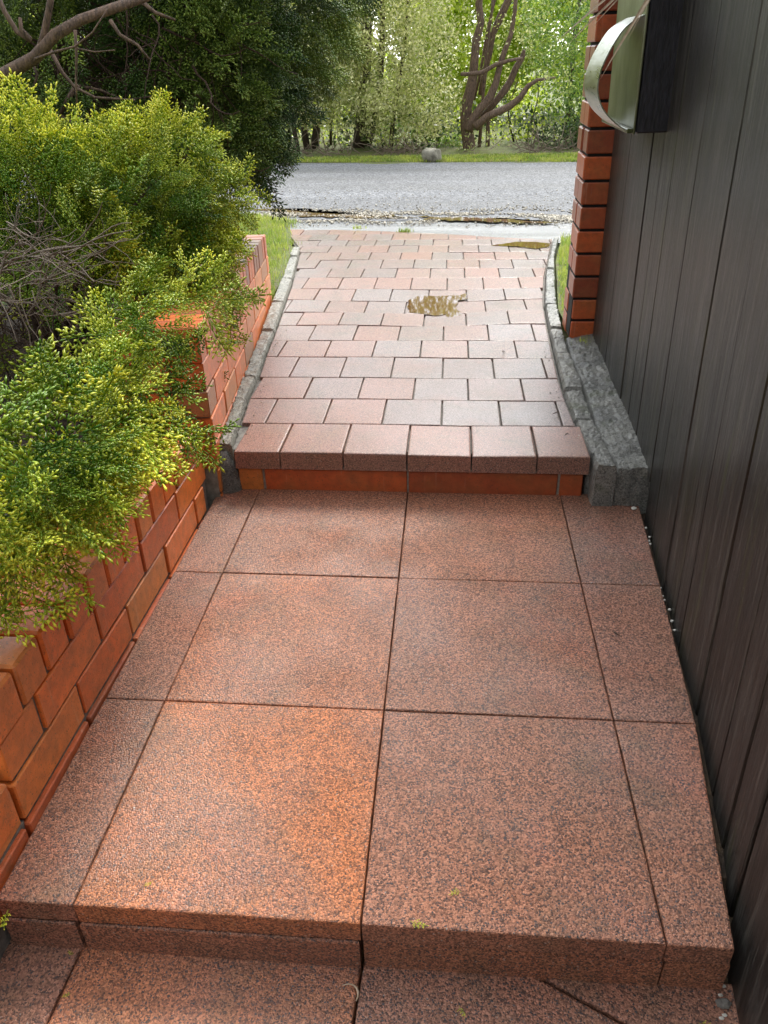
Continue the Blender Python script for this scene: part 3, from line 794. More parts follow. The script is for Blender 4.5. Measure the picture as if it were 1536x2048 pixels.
# ------------------------------------------------------------------ foliage machinery
def frond(seed, n=8, spread=.50, sub=5, w=.046, seglen=.125, curve=.12, axisw=.032):
    """a flat conifer spray, unit length along +Y, lying in XY, facing +Z; triangles of folded scale leaves"""
    r = np.random.default_rng(seed); V = []; F = []; T = []
    def shard(p, d, ln, wd, tip):
        d = d / (np.linalg.norm(d) + 1e-9); s_ = np.cross(d, (0, 0, 1.0)); s_ /= np.linalg.norm(s_) + 1e-9
        o = len(V); n_ = np.cross(s_, d)
        V.append(p); q_ = p + d * ln * .62
        V.append(q_ + s_ * wd * .5); V.append(q_ - s_ * wd * .25 + n_ * wd * .36); V.append(q_ - s_ * wd * .25 - n_ * wd * .36); V.append(p + d * ln)
        F.extend([(o, o + 1, o + 2), (o, o + 2, o + 3), (o, o + 3, o + 1), (o + 4, o + 2, o + 1), (o + 4, o + 3, o + 2), (o + 4, o + 1, o + 3)])
        for k in range(5): T.append(tip if k else tip * .5)
    ax = lambda t: np.array([curve * math.sin(t * 2.6 + seed), t, -.10 * t * t])
    for k in range(n):
        t0 = k / n; p = ax(t0); shard(p, ax(t0 + 1.25 / n) - p, 1.3 / n, axisw * 1.2, .0)
        if k == 0: continue
        for sgn in (-1, 1):
            ang = sgn * (.85 + r.uniform(-.15, .15)); l = spread * (1 - t0 * .8) * r.uniform(.7, 1.1)
            d = np.array([math.sin(ang), math.cos(ang), r.uniform(-.45, .55)]); q0 = p.copy()
            m = max(2, int(l / .13))
            for j in range(m):
                q = q0 + d * l * j / m; tt = (j + 1) / m
                shard(q, d, l / m * 1.25, axisw, tt * .3)
                if j >= 0:
                    for s2 in (-1, 1):
                        a2 = ang + s2 * (.7 + r.uniform(-.1, .15)); d2 = np.array([math.sin(a2), math.cos(a2), r.uniform(-.4, .7)])
                        shard(q + d * l / m * .5, d2, seglen * (1.25 - .5 * tt) * r.uniform(.8, 1.2), w, .45 + .5 * tt)
            shard(q0 + d * l, d, seglen, w, 1.0)
    shard(ax(1.0), ax(1.05) - ax(1.0), seglen * 1.2, w, 1.0)
    return np.array(V), np.array(F), np.array(T)
FR = [frond(i) for i in range(7)]
FRD = [frond(i + 20, n=9, spread=.42, w=.042, seglen=.12, axisw=.026) for i in range(6)]

def place(frs, pos, dirs, nrms, scale, tint0, tipk, name, mat, parent=None):
    Vs, Fs, Ts = [], [], []; o = 0
    for i in range(len(pos)):
        V, F, T = frs[i % len(frs)]
        d = dirs[i] / (np.linalg.norm(dirs[i]) + 1e-9); n = nrms[i] - d * (nrms[i] @ d); n /= np.linalg.norm(n) + 1e-9; s_ = np.cross(d, n)
        Vs.append((V[:, :1] * s_ + V[:, 1:2] * d + V[:, 2:3] * n) * scale[i] + pos[i]); Fs.append(F + o); o += len(V)
        t = np.empty((len(V), 3)); t[:, 0] = tint0[i]; t[:, 1] = np.clip(T * tipk[i], 0, 1); t[:, 2] = .5 + rng.uniform(-.3, .3) + 0 * T
        Ts.append(t)
    return mesh_np(name, np.concatenate(Vs), np.concatenate(Fs), np.concatenate(Ts), mat, parent)

def lobe_points(lobes, dens, up=.45, droop=0, shell=.6, facing=None):
    P, D, S = [], [], []
    for (c, r, k) in lobes:
        c = np.array(c); r = np.array(r if hasattr(r, '__len__') else (r, r, r)); n = int(dens * k * (r[0] * r[1] + r[1] * r[2] + r[0] * r[2]) * 4.2)
        u = rng.normal(size=(n, 3)); u /= np.linalg.norm(u, axis=1)[:, None]
        rad = rng.uniform(shell, 1, n) ** .6
        p = c + u * r * rad[:, None]
        d = u * .8 + rng.normal(size=(n, 3)) * .35 + np.array([0, 0, up - droop])
        P.append(p); D.append(d); S.append(rad)
    return np.concatenate(P), np.concatenate(D), np.concatenate(S)

def L(u, v, y, rpx, k=1.0, sq=(1, 1, 1)):
    p = at(u, v, y=y); dist = (p - CP) @ f_; r = rpx * dist / FPX
    return (p, (r * sq[0], r * sq[1], r * sq[2]), k)

def LZ(u, v, z, rpx, k=1.0):
    p = at(u, v, z=z); r = rpx * ((p - CP) @ f_) / FPX; return (p, (r, r, r), k)

# ------------------------------------------------------------------ golden shrub
shrub = thing('golden_conifer_shrub', (-1.25, 1.7, .2), 'bright yellow green conifer shrub spilling over the brick garden walls, bare twigs in its hollow', 'shrub')
lob = [L(60, 350, 1.9, 95, 1), L(330, 335, 2.1, 75), L(255, 440, 1.95, 120), L(120, 470, 1.7, 110, .8), L(430, 385, 2.25, 42, 1.2), L(375, 465, 2.2, 65),
       L(330, 590, 1.95, 105), L(385, 535, 2.1, 50), L(300, 700, 1.7, 85), L(330, 640, 1.9, 45), LZ(290, 620, .74, 50, 1.2), LZ(385, 580, .70, 36, 1.1), LZ(240, 710, .66, 50, 1.1), LZ(290, 780, .55, 60), LZ(345, 745, .58, 26), LZ(330, 840, .50, 30, 1.1), LZ(365, 890, .46, 14, 1.4), LZ(205, 840, .60, 85), LZ(245, 875, .47, 36),
       LZ(80, 860, .66, 85, .9), LZ(115, 940, .57, 80), LZ(160, 930, .48, 44), LZ(35, 1020, .57, 75), LZ(105, 1010, .46, 42), LZ(65, 1085, .43, 36), LZ(105, 1120, .40, 14, 1.3), LZ(-5, 1110, .45, 48), LZ(-5, 1190, .40, 24, .9), LZ(-120, 1000, .6, 150, .7), L(-150, 700, 1.5, 130, .5), L(-160, 420, 1.9, 160, .6), LZ(-110, 1200, .45, 90, .6),
       L(200, 560, 2.5, 130, .5), L(60, 640, 2.6, 150, .35)]
P, D, S = lobe_points(lob, 380, .35)
# keep the foliage off the path side of the walls and out of the twiggy hollow
def scr(p):
    d = p - CP; z = d @ f_; return 768 + FPX * (d @ r_) / z, 1024 - FPX * (d @ u_) / z
zz = np.array([noise.noise(Vector(p * 3.2)) for p in P])
hol = (at(75, 700, y=1.5), .25)
keep = np.ones(len(P), bool)
keep &= ~((np.linalg.norm((P - hol[0]) / np.array([.24, .5, .13]), axis=1) < 1))
keep &= zz > -.42
# droop at the edge over the wall
dd = D.copy(); edge = P[:, 0] > -.80 - .06 * (P[:, 1] > 1.5)
dd[edge] += np.array([.25, -.15, -.45])
P, dd, S, zz = P[keep], dd[keep], S[keep], zz[keep]
nr = rng.normal(size=P.shape) * .5 + np.array([.25, -.55, .75])
sc = rng.uniform(.085, .165, len(P))
t0 = np.clip(.40 + .9 * zz + rng.uniform(-.2, .2, len(P)), 0, 1); tk = np.clip(.5 + 1.3 * zz + rng.uniform(-.3, .3, len(P)), .08, 1) * (S > .62)
place(FR, P, dd, nr, sc, t0, tk, 'foliage', M['golden']).name = 'foliage'
fo = bpy.data.objects['foliage']; under(fo, shrub)
def wander(p, d, n, step, wig, drop=0):
    out = [np.array(p, float)]; d = np.array(d, float)
    for _ in range(n):
        d = d + rng.normal(size=3) * wig + np.array([0, 0, drop]); d /= np.linalg.norm(d); out.append(out[-1] + d * step)
    return out
tw = MB(); root = np.array([-1.35, 1.8, .22])
for (c, r, k) in lob[:22]:
    c = np.array(c); m1 = root + (c - root) * .5 + rng.normal(size=3) * .05
    tw.tube([root + rng.normal(size=3) * .03, m1, m1 + (c - m1) * .6, m1 + (c - m1) * .85], [.014, .010, .006, .003], 6)
under(tw.build('stems', M['darktwig'], smooth=True), shrub)
tw = MB()
def twigset(b, n, u0, u1, v0, v1, y0, y1, dirf, rad, steps=9, step=.03, wig=.22):
    for _ in range(n):
        p = at(rng.uniform(u0, u1), rng.uniform(v0, v1), y=rng.uniform(y0, y1)); d = np.array(dirf()) + rng.normal(size=3) * .45
        w = wander(p, d, steps, step, wig); q = rad * rng.uniform(.5, 1.2)
        b.tube(w, list(np.linspace(q, q * .35, len(w))), 5)
        for _k in range(2):
            j = rng.integers(2, len(w) - 2); w2 = wander(w[j], (w[j + 1] - w[j]) + rng.normal(size=3) * .02, 5, step * .7, .3); b.tube(w2, list(np.linspace(q * .55, q * .25, len(w2))), 4)
twigset(tw, 42, -60, 130, 500, 640, 1.15, 1.5, lambda: (.8, .1, rng.normal() * .6), .0024)
twigset(tw, 12, -40, 90, 440, 560, 1.15, 1.35, lambda: (1, .1, -.05), .0030, 10, .03, .16)
twigset(tw, 14, -20, 120, 850, 1000, .85, 1.1, lambda: (.3, 0, 1), .002)
under(tw.build('bare_twigs', M['twig'], smooth=True), shrub)
tw = MB()
twigset(tw, 190, -60, 230, 560, 830, 1.45, 2.0, lambda: (.5, .1, rng.normal() * .7), .0030)
twigset(tw, 60, 0, 380, 450, 800, 1.9, 2.3, lambda: (.4, .0, .8), .003)
under(tw.build('dead_twigs', M['darktwig'], smooth=True), shrub)

# soil bed behind the walls
so_ = MB(); n = 40; Vx = []
for j in range(n + 1):
    for i in range(n + 1):
        y = -1.4 + 4.75 * j / n; xr = -.90 if y < 1.45 else -.86 - .12 * (y - 1.43) ; xr -= .0
        x = -3.6 + (xr + 3.6) * i / n
        Vx.append((x, y, .20 + .05 * min(1, max(0, (y - .2))) + .035 * noise.noise(Vector((x * 4, y * 4, 1))) + .012 * noise.noise(Vector((x * 17, y * 17, 1)))))
so_.add(Vx, [(j * (n + 1) + i, j * (n + 1) + i + 1, (j + 1) * (n + 1) + i + 1, (j + 1) * (n + 1) + i) for j in range(n) for i in range(n)])
tag(so_.build('garden_bed_soil', M['soil'], smooth=True), kind='structure')

# ------------------------------------------------------------------ dark overhanging conifer
con = thing('overhanging_conifer_tree', (-2.0, 2.5, .2), 'dark green conifer tree arching over from the upper left above the golden shrub', 'tree')
tb = MB()
def pxs(pts, y): return [at(u, v, y=yy) for (u, v), yy in zip(pts, y if hasattr(y, '__len__') else [y] * len(pts))]
main = [np.array([-2.0, 2.5, .15]), np.array([-1.85, 2.42, .8])] + pxs([(-60, 195), (0, 155), (70, 115), (110, 70), (160, 40), (230, 15), (320, -15), (450, -60)], [2.3, 2.2, 2.2, 2.2, 2.25, 2.3, 2.45, 2.7])
tb.tube(main, [.06, .042, .028, .024, .021, .019, .017, .016, .013, .010], 10, wob=.07)
tb.tube(pxs([(75, 112), (88, 70), (98, 20), (110, -60)], 2.2), [.013, .012, .011, .009], 8, wob=.06)
tb.tube(pxs([(-10, -20), (10, 25), (35, 65), (62, 82)], 2.15), [.007, .008, .008, .007], 7, wob=.06)
tb.tube(pxs([(60, 80), (42, 58), (40, 35)], 2.15), [.012, .008, .006], 6)
tb.tube([np.array([-2.0, 2.5, .1]), np.array([-2.05, 2.6, 1.0]), np.array([-1.95, 2.8, 2.0]), np.array([-1.9, 2.9, 3.0])], [.09, .08, .06, .03], 9, wob=.05)
tb.tube([np.array([-1.95, 2.7, 1.4]), np.array([-1.5, 3.0, 1.75]), np.array([-.95, 3.3, 1.95]), np.array([-.5, 3.5, 2.0])], [.045, .035, .025, .01], 8, wob=.05)
for pts, y, r in (([(70, 118), (105, 105), (150, 93), (185, 65), (215, 18)], 2.1, .0045), ([(150, 60), (153, 110), (152, 170), (155, 230)], 2.15, .0055),
                  ([(100, 100), (125, 145), (150, 175), (190, 195), (270, 200)], 2.4, .008), ([(105, 225), (130, 240), (150, 250), (200, 255), (260, 330)], 2.5, .013),
                  ([(155, 170), (135, 200), (120, 230)], 2.5, .012), ([(220, 40), (240, 70), (275, 90), (300, 120)], 2.5, .008), ([(280, 0), (310, 25), (350, 40)], 2.6, .009),
                  ([(60, 115), (75, 150), (60, 200)], 2.4, .006), ([(155, 97), (190, 104), (230, 100)], 2.2, .003), ([(150, 170), (200, 180), (250, 200), (330, 190)], 2.7, .006)):
    tb.tube(pxs(pts, y), list(np.linspace(r, r * .5, len(pts))), 6, wob=.05)
under(tb.build('trunk', M['bark'], smooth=True), con)
lobd = [L(590, 30, 3.5, 92), L(540, 110, 3.4, 82), L(522, 200, 3.3, 58, 1.1), L(500, 265, 3.1, 55, 1.2), L(505, 320, 3.0, 28, 1.2), L(470, 150, 3.1, 110), L(430, 60, 3.1, 120), L(330, 100, 3.3, 90, .9), L(410, 260, 2.9, 75), L(340, 200, 3.0, 60, .8),
        L(300, 20, 3.1, 85, .9), L(180, 20, 3.2, 90, .8), L(200, 250, 3.3, 90, .7), L(60, 120, 3.4, 90, .5), L(230, 130, 3.6, 70, .5), L(40, 240, 2.5, 70, .6), L(120, 290, 2.45, 80, .7), L(20, 30, 3.1, 90, .5), L(340, 330, 2.6, 65, .9), L(250, 300, 2.7, 80, .8),
        L(630, -150, 3.6, 95, .7), L(520, -150, 3.4, 190, .6), L(250, -180, 3.1, 220, .5), L(-50, -120, 2.8, 200, .5), L(-150, 120, 2.7, 150, .4), L(-250, 300, 2.6, 180, .4),
        L(400, -400, 3.3, 260, .3), L(50, -500, 3.0, 260, .3)]
P, D, S = lobe_points(lobd, 190, .05, .35, .35)
zz = np.array([noise.noise(Vector(p * 2.6)) for p in P]); keep = zz > -.30
P, D, S, zz = P[keep], D[keep], S[keep], zz[keep]
nr = rng.normal(size=P.shape) * .5 + np.array([.2, -.7, .5])
place(FRD, P, D, nr, rng.uniform(.13, .23, len(P)), np.clip(.4 + zz + rng.uniform(-.3, .3, len(P)), 0, 1), np.clip(.3 + zz, 0, .8), 'crown', M['darkcon'])
under(bpy.data.objects['crown'], con)
tw = MB()
twigset(tw, 240, 20, 420, 0, 350, 2.7, 3.3, lambda: (.5, .0, -.5), .0045, 9, .045, .2)
under(tw.build('inner_twigs', M['darktwig'], smooth=True), con)

# ------------------------------------------------------------------ leaf clouds for the trees across the road
def leaf_cloud(lobes, dens, size, name, mat, root, clump=2.2, cut=-.15, tipb=.3):
    Ps, Ts = [], []
    for (c, r, k) in lobes:
        c = np.array(c); r = np.array(r); n = int(dens * k * r[0] * r[2] * 3.5)
        u = rng.normal(size=(n, 3)); u /= np.linalg.norm(u, axis=1)[:, None]; rad = rng.uniform(.15, 1, n) ** .45
        Ps.append(c + u * r * rad[:, None]); 
    P = np.concatenate(Ps)
    zz = np.array([noise.noise(Vector(p * clump)) + .5 * noise.noise(Vector(p * clump * 2.7)) for p in P]); k = (zz > cut) & (P[:, 2] > .12); P = P[k]; zz = zz[k]
    n = len(P); s = size * rng.uniform(.6, 1.4, n) * (1 + .5 * (P[:, 2] > 2.2))
    d = rng.normal(size=(n, 3)); d /= np.linalg.norm(d, axis=1)[:, None]
    e = rng.normal(size=(n, 3)) + np.array([0, -.5, .6]); e -= d * (e * d).sum(1)[:, None]; e /= np.linalg.norm(e, axis=1)[:, None]; w = np.cross(d, e)
    V = np.empty((n, 4, 3)); V[:, 0] = P; V[:, 1] = P + d * s[:, None] * .5 + w * s[:, None] * .28; V[:, 2] = P + d * s[:, None]; V[:, 3] = P + d * s[:, None] * .5 - w * s[:, None] * .28
    F = (np.arange(n)[:, None, None] * 4 + np.array([[0, 1, 2], [0, 2, 3]])[None]).reshape(-1, 3)
    T = np.empty((n, 4, 3)); T[:, :, 0] = np.clip(.5 + zz + rng.uniform(-.25, .25, n), 0, 1)[:, None]; T[:, :, 1] = (rng.random(n) < tipb)[:, None] * rng.uniform(.4, 1, n)[:, None]; T[:, :, 2] = rng.random(n)[:, None]
    o = mesh_np(name, V.reshape(-1, 3), F, T.reshape(-1, 3), mat)
    if root is not None: under(o, root)
    return o
M['cream'] = m_leaf('olive_cream_leaves', (.13, .18, .03), (.50, .54, .17), (.85, .82, .45), .35, .45)
M['midgreen'] = m_leaf('mid_green_leaves', (.06, .14, .02), (.22, .36, .06), (.55, .65, .15), .35, .4)
M['lime'] = m_leaf('lime_leaves', (.25, .38, .03), (.58, .70, .06), (.85, .88, .18), .4, .55)
M['deep'] = m_leaf('deep_green_leaves', (.025, .05, .014), (.07, .12, .03), (.30, .35, .16), .3, .3)

def bgl(u, v, y, ru, rv, k=1.0, ry=.6):
    p = at(u, v, y=y); dist = (p - CP) @ f_; return (p, (ru * dist / FPX, ry, rv * dist / FPX), k)
def bgtree(name, label, cat, base, lobes, mat, dens, size, stems, smat, cut=-.15, tipb=.3, group='trees and bushes across the road'):
    root = thing(name, tuple(base), label, cat, group)
    leaf_cloud(lobes, dens, size, 'crown', mat, root, cut=cut, tipb=tipb)
    b = MB()
    for pts, rad in stems: b.tube(pts, [q_ * .64 for q_ in rad] if hasattr(rad, '__len__') else rad * .84, 8, wob=.10)
    under(b.build('trunk', smat, smooth=True), root)
    return root
def up_stem(u, v, y, h, r, lean=0.0, n=8):
    p = at(u, v, y=y); p[2] = .1; out = []; rr = []
    for i in range(n + 1):
        t = i / n; out.append(p + np.array([lean * t + .06 * math.sin(t * 5 + u), .05 * math.cos(t * 4 + u), h * t])); rr.append(r * (1.15 - .6 * t))
    return out, rr
# the bare-stemmed tree with the bent limbs
Y0 = 10.9
def sp(pts, y=Y0): return [at(u, v, y=y + (0.05 * (i % 2))) for i, (u, v) in enumerate(pts)]
mt = [(sp([(938, 318), (937, 290), (934, 255), (932, 215), (940, 185), (947, 150), (950, 110), (953, 80), (962, 45), (958, 10), (962, -60), (970, -160)]), [.15, .135, .13, .13, .115, .095, .085, .08, .07, .07, .06, .05]),
      (sp([(936, 262), (945, 240), (962, 215), (980, 195), (992, 165), (1000, 130), (1010, 100), (1022, 70), (1030, 20), (1034, -60)], Y0 - .15), [.11, .10, .09, .085, .07, .062, .055, .05, .045, .03]),
      (sp([(950, 255), (975, 232), (1000, 222), (1020, 212), (1040, 195), (1056, 172), (1075, 160), (1110, 155)], Y0 - .3), [.085, .08, .075, .07, .06, .05, .035, .02]),
      (sp([(965, 235), (990, 205), (1010, 180), (1022, 160), (1032, 135), (1045, 115), (1048, 100)], Y0), [.075, .07, .075, .07, .065, .055, .03]),
      (sp([(922, 148), (945, 148), (965, 145), (990, 130), (1015, 122), (1045, 116)], Y0 - .2), [.035, .045, .045, .04, .035, .025]),
      (sp([(962, 190), (968, 150), (980, 105), (985, 70), (1000, 35), (1015, 5), (1030, -50)], Y0 + .25), [.07, .065, .06, .06, .075, .075, .05]),
      (sp([(958, 300), (964, 230), (968, 160), (974, 90), (984, 20), (990, -60)], Y0 + .1), [.035, .035, .032, .03, .03, .02]),
      (sp([(948, 200), (960, 150), (975, 60), (990, 0), (996, -60)], Y0 + .35), [.03, .03, .028, .025, .02]),
      (sp([(975, 310), (976, 250), (985, 200)], Y0 + .2), [.05, .045, .04])]
bgtree('bent_limbed_tree', 'tree across the road with several bare brown trunks and bent limbs reaching right', 'tree', (.33, Y0, .1),
       [bgl(960, -100, 11, 200, 100, .7), bgl(905, 235, 10.55, 35, 35, .7), bgl(1110, 160, 10.6, 40, 35, .6), bgl(1000, 270, 10.6, 40, 30, .6), bgl(975, 60, 10.6, 45, 50, .25), bgl(1040, 30, 10.7, 80, 60, .5), bgl(900, 40, 10.8, 50, 70, .8), bgl(985, 120, 11.6, 90, 90, .8), bgl(1090, 110, 11, 50, 60, .8), bgl(925, 285, 10.6, 35, 25, .8)], M['cream'], 1300, .038, mt, M['bark'], -.05)
bgtree('olive_leaved_tree', 'dense olive leaved tree across the road, behind the boulder and left of the bare trunks', 'tree', (-.75, 11.3, .1),
       [bgl(720, 150, 10.7, 50, 80, 1), bgl(760, 200, 10.7, 60, 50, .8), bgl(760, 130, 11.2, 110, 120, 1.2), bgl(840, 90, 11.0, 80, 100, 1), bgl(860, 210, 11.0, 75, 60, 1), bgl(800, 250, 11.0, 90, 45, .8), bgl(790, -70, 11.3, 190, 95, .6), bgl(700, 60, 11.4, 80, 90, .8)], M['cream'], 3200, .043,
       [up_stem(722, 318, 11.2, 2.9, .13, .15), up_stem(735, 318, 11.35, 2.4, .08, .4), up_stem(790, 315, 11.3, 2.5, .05, .2)], M['barkdark'], -.3, .5)
bgtree('olive_leaved_tree', 'thin stemmed cream leaved tree across the road, beside the edge of the dark conifer', 'tree', (-1.9, 11.3, .1),
       [bgl(600, 170, 10.7, 60, 80, 1), bgl(660, 150, 10.7, 50, 90, .9), bgl(620, 180, 11.2, 80, 75, 1), bgl(650, 90, 11.2, 90, 100, 1), bgl(560, 120, 11.2, 90, 120, .8), bgl(600, -60, 11.4, 150, 75, .5), bgl(680, 230, 11.2, 50, 40, .6)], M['cream'], 2700, .042,
       [up_stem(u, 320, y, h, r, l) for u, y, h, r, l in ((600, 11.0, 2.3, .045, -.1), (612, 11.3, 2.5, .07, .1), (628, 11.2, 2.6, .06, .25), (640, 11.6, 2.5, .05, .1), (570, 11.4, 2.3, .06, 0), (588, 11.7, 2.4, .035, .2), (660, 11.6, 2.4, .03, -.1))], M['barkdark'], -.3, .45)
bgtree('green_leaved_tree', 'mid green glossy leaved tree across the road, between bent limbs and brick pier', 'tree', (2.1, 11.6, .1),
       [bgl(1130, 60, 11.3, 90, 80, 1), bgl(1120, 150, 11.4, 75, 75, 1), bgl(1160, 210, 11.2, 70, 60, 1), bgl(1100, 20, 11.5, 80, 60, .8), bgl(1140, -60, 11.6, 200, 80, .5), bgl(1230, 100, 11.5, 110, 150, .7)], M['midgreen'], 2300, .04,
       [up_stem(1165, 312, 11.6, 2.6, .09, .3), up_stem(1120, 312, 12, 2.6, .06, .2), (sp([(1167, 300), (1120, 290), (1085, 275), (1065, 270)], 11.6), [.05, .045, .04, .02])], M['barkdark'], -.25, .35)
bgtree('dark_glossy_bush', 'low dark glossy bush at the verge edge across the road, beside the brick pier', 'bush', (1.9, 11.2, .1),
       [bgl(1130, 275, 10.9, 55, 28, 1.3, .35), bgl(1170, 265, 11.0, 40, 35, 1.2, .35)], M['deep'], 3000, .04, [up_stem(1135, 310, 11.2, .4, .02)], M['barkdark'], -.4, .3)
bgtree('lime_leaved_bush', 'lime green sparse bush under the bent limbs across the road', 'bush', (1.1, 11.8, .1),
       [bgl(1060, 240, 11.7, 75, 55, 1), bgl(1010, 270, 11.6, 60, 35, 1), bgl(900, 260, 11.8, 70, 45, .7), bgl(1080, 190, 12.2, 60, 40, .7)], M['lime'], 1100, .045, [up_stem(1060, 312, 11.8, .9, .02), up_stem(1020, 312, 11.7, .8, .02)], M['barkdark'], -.1, .3)
bgtree('lime_leaved_bush', 'yellow green understorey bush between dark trunk and thin stems across the road', 'bush', (-1.3, 12.2, .1),
       [bgl(670, 290, 12, 60, 35, .8), bgl(640, 240, 12.2, 60, 50, .7), bgl(770, 290, 11.9, 50, 30, .9), bgl(560, 270, 12, 70, 60, .7)], M['lime'], 1100, .045, [up_stem(670, 315, 12.2, .9, .02), up_stem(770, 315, 12, .8, .02)], M['barkdark'], -.1, .3)
bgtree('dark_undergrowth_bush', 'dark green undergrowth bush at the foot of the olive leaved tree, right behind the boulder', 'bush', (-.1, 11.5, .1),
       [bgl(850, 285, 11.3, 80, 28, 1.2, .4), bgl(800, 270, 11.5, 60, 35, 1, .4), bgl(900, 295, 11.3, 50, 20, 1, .3)], M['midgreen'], 2200, .04, [up_stem(850, 312, 11.5, .5, .02)], M['barkdark'], -.2, .3)
bgtree('green_leaved_tree', 'green leaved tree across the road seen only through gaps in the dark conifer', 'tree', (-4.6, 11.8, .1),
       [bgl(420, 150, 11.8, 130, 120, .9), bgl(280, 120, 11.8, 130, 140, .9), bgl(120, 160, 11.8, 140, 140, .8), bgl(-50, 160, 11.8, 150, 150, .7), bgl(200, -60, 12, 300, 80, .4)], M['lime'], 700, .06,
       [up_stem(u, 320, 11.9, 2.8, .08, .1) for u in (440, 300, 180, 20)], M['barkdark'], -.2, .4)
# far wood behind everything
lw = []
for x in np.arange(-16, 17, 1.5):
    lw.append(((x, 15.5 + rng.uniform(-.8, 1.2), 1.4), (1.3, .8, 1.4), 4.0)); lw.append(((x + .7, 16.5, 2.2 + rng.uniform(-.5, .3)), (1.3, .8, .5), 2.0))
o = leaf_cloud(lw, 330, .11, 'far_wood', M['lime'], None, 1.0, -.3, .3); tag(o, 'bright green leafy wood beyond the roadside trees', 'woodland', kind='stuff')
lw = []
for x in np.arange(-9, 9, 1.2): lw.append(((x, 11.2 + rng.uniform(-.4, .6), .34), (1.0, .6, .38), 1))
o = leaf_cloud(lw, 420, .07, 'undergrowth', M['deep'], None, 1.6, -.35, .2); tag(o, 'shadowy undergrowth behind the roadside trunks', 'undergrowth', kind='stuff')
# dead brush at the foot of the trees
db = MB()
for _ in range(170):
    u = rng.choice([rng.uniform(560, 700), rng.uniform(760, 840), rng.uniform(1040, 1120), rng.uniform(560, 1160)])
    p = at(u, 316, y=10.5 + rng.uniform(-.15, .6)); p[2] = .12; w = wander(p, (rng.normal(), rng.normal() * .3, .55), 6, .07, .35, -.08); db.tube(w, list(np.linspace(.008, .003, len(w))), 4)
tag(db.build('dead_brush', M['twig']), 'tangle of dead twigs along the foot of the roadside trees', 'brush', kind='stuff')

# ------------------------------------------------------------------ grass
def blades(name, n, xy, h, z, label, wd=.004):
    P = np.array([xy() for _ in range(n)]); zb = np.array([z(*p) for p in P]); n = len(P)
    a = rng.uniform(0, 6.283, n); ln = rng.uniform(.4, 1.2, n) * h; w = rng.uniform(.6, 1.3, n) * wd; b = rng.uniform(.1, .8, n) * ln
    side = np.stack([np.cos(a), np.sin(a), 0 * a], 1); bend = np.stack([-np.sin(a), np.cos(a), 0 * a], 1)
    base = np.stack([P[:, 0], P[:, 1], zb], 1); V = np.empty((n, 5, 3))
    mid = base + bend * (b * .3)[:, None] + np.array([0, 0, 1]) * (ln * .6)[:, None]
    V[:, 0] = base - side * w[:, None] / 2; V[:, 1] = base + side * w[:, None] / 2; V[:, 2] = mid + side * w[:, None] * .4; V[:, 3] = mid - side * w[:, None] * .4; V[:, 4] = base + bend * b[:, None] + np.array([0, 0, 1]) * ln[:, None]
    F = (np.arange(n)[:, None, None] * 5 + np.array([[0, 1, 2], [0, 2, 3], [3, 2, 4]])[None]).reshape(-1, 3)
    nn = np.array([noise.noise(Vector((x * 5, y * 5, 0))) for x, y in P]); T = np.empty((n, 5, 3)); T[:, :, 0] = np.clip(.55 + nn + rng.uniform(-.3, .3, n), 0, 1)[:, None]
    T[:, :, 1] = np.where(rng.random(n) < .14, rng.uniform(.4, 1, n), 0)[:, None]; T[:, :, 2] = rng.random(n)[:, None]
    return tag(mesh_np(name, V.reshape(-1, 3), F, T.reshape(-1, 3), M['grass']), label, 'grass', kind='stuff')
lawnz = lambda x, y: .09 + .01 * noise.noise(Vector((x * 3, y * 3, 4)))
def inL():
    while True:
        x = rng.uniform(-3.2, -.8); y = rng.uniform(3.15, 6.6)
        r = min(lx(min(y, 4.7)) - .10, -.80) if y < 5 else float(np.interp(y, [5, 5.4, 5.8, 6.1, 6.6], [-1.05, -1.18, -1.14, -1.5, -2.6]))
        if y < 3.45 and x > -.84: r = -.84
        if x < r + .03 * rng.normal(): return x, y
def inR():
    while True:
        x = rng.uniform(.64, 3.5); y = rng.uniform(2.55, 5.3)
        l = float(np.interp(y, *zip(*kr))) + .015
        if y < 2.95 and x > 1.2: continue
        if 2.65 < y < 2.93 and x > .64: continue
        if x > l + .02 * abs(rng.normal()) and y < 5.12 + .1 * noise.noise(Vector((x * 3, 0, 0))): return x, y
# turf surfaces
for nm, poly in (('lawn', [(-6, 3.1), (-.86, 3.1), (-.9, 3.9), (-.98, 4.7), (-1.1, 5.3), (-1.17, 5.6), (-1.35, 5.95), (-2.4, 6.5), (-6, 6.9)]), ('lawn', [(.70, 2.93), (.69, 3.3), (.80, 4.4), (.9, 5.0), (1.1, 5.13), (6, 5.2), (6, 2.93)])):
    sheet(nm, poly, .0895, M['ground'])
blades('grass', 42000, inL, .045, lambda x, y: .088, 'bright green lawn grass between the left garden wall and the road')
blades('grass', 40000, inR, .05, lambda x, y: .088 + .03 * (x < .9), 'bright green lawn grass between the right kerb and the brick pier')
def inV():
    while True:
        x = rng.uniform(-7, 5); y = rng.uniform(9.3, 10.2)
        if y > 9.66 - .09 * min(max(x, -6), 6) + .05 * noise.noise(Vector((x * 1.1, 4, 0))): return x, y
blades('grass', 30000, inV, .03, lambda x, y: .1 + .02 * (y - 9.4), 'narrow strip of verge grass on the far side of the road', .01)

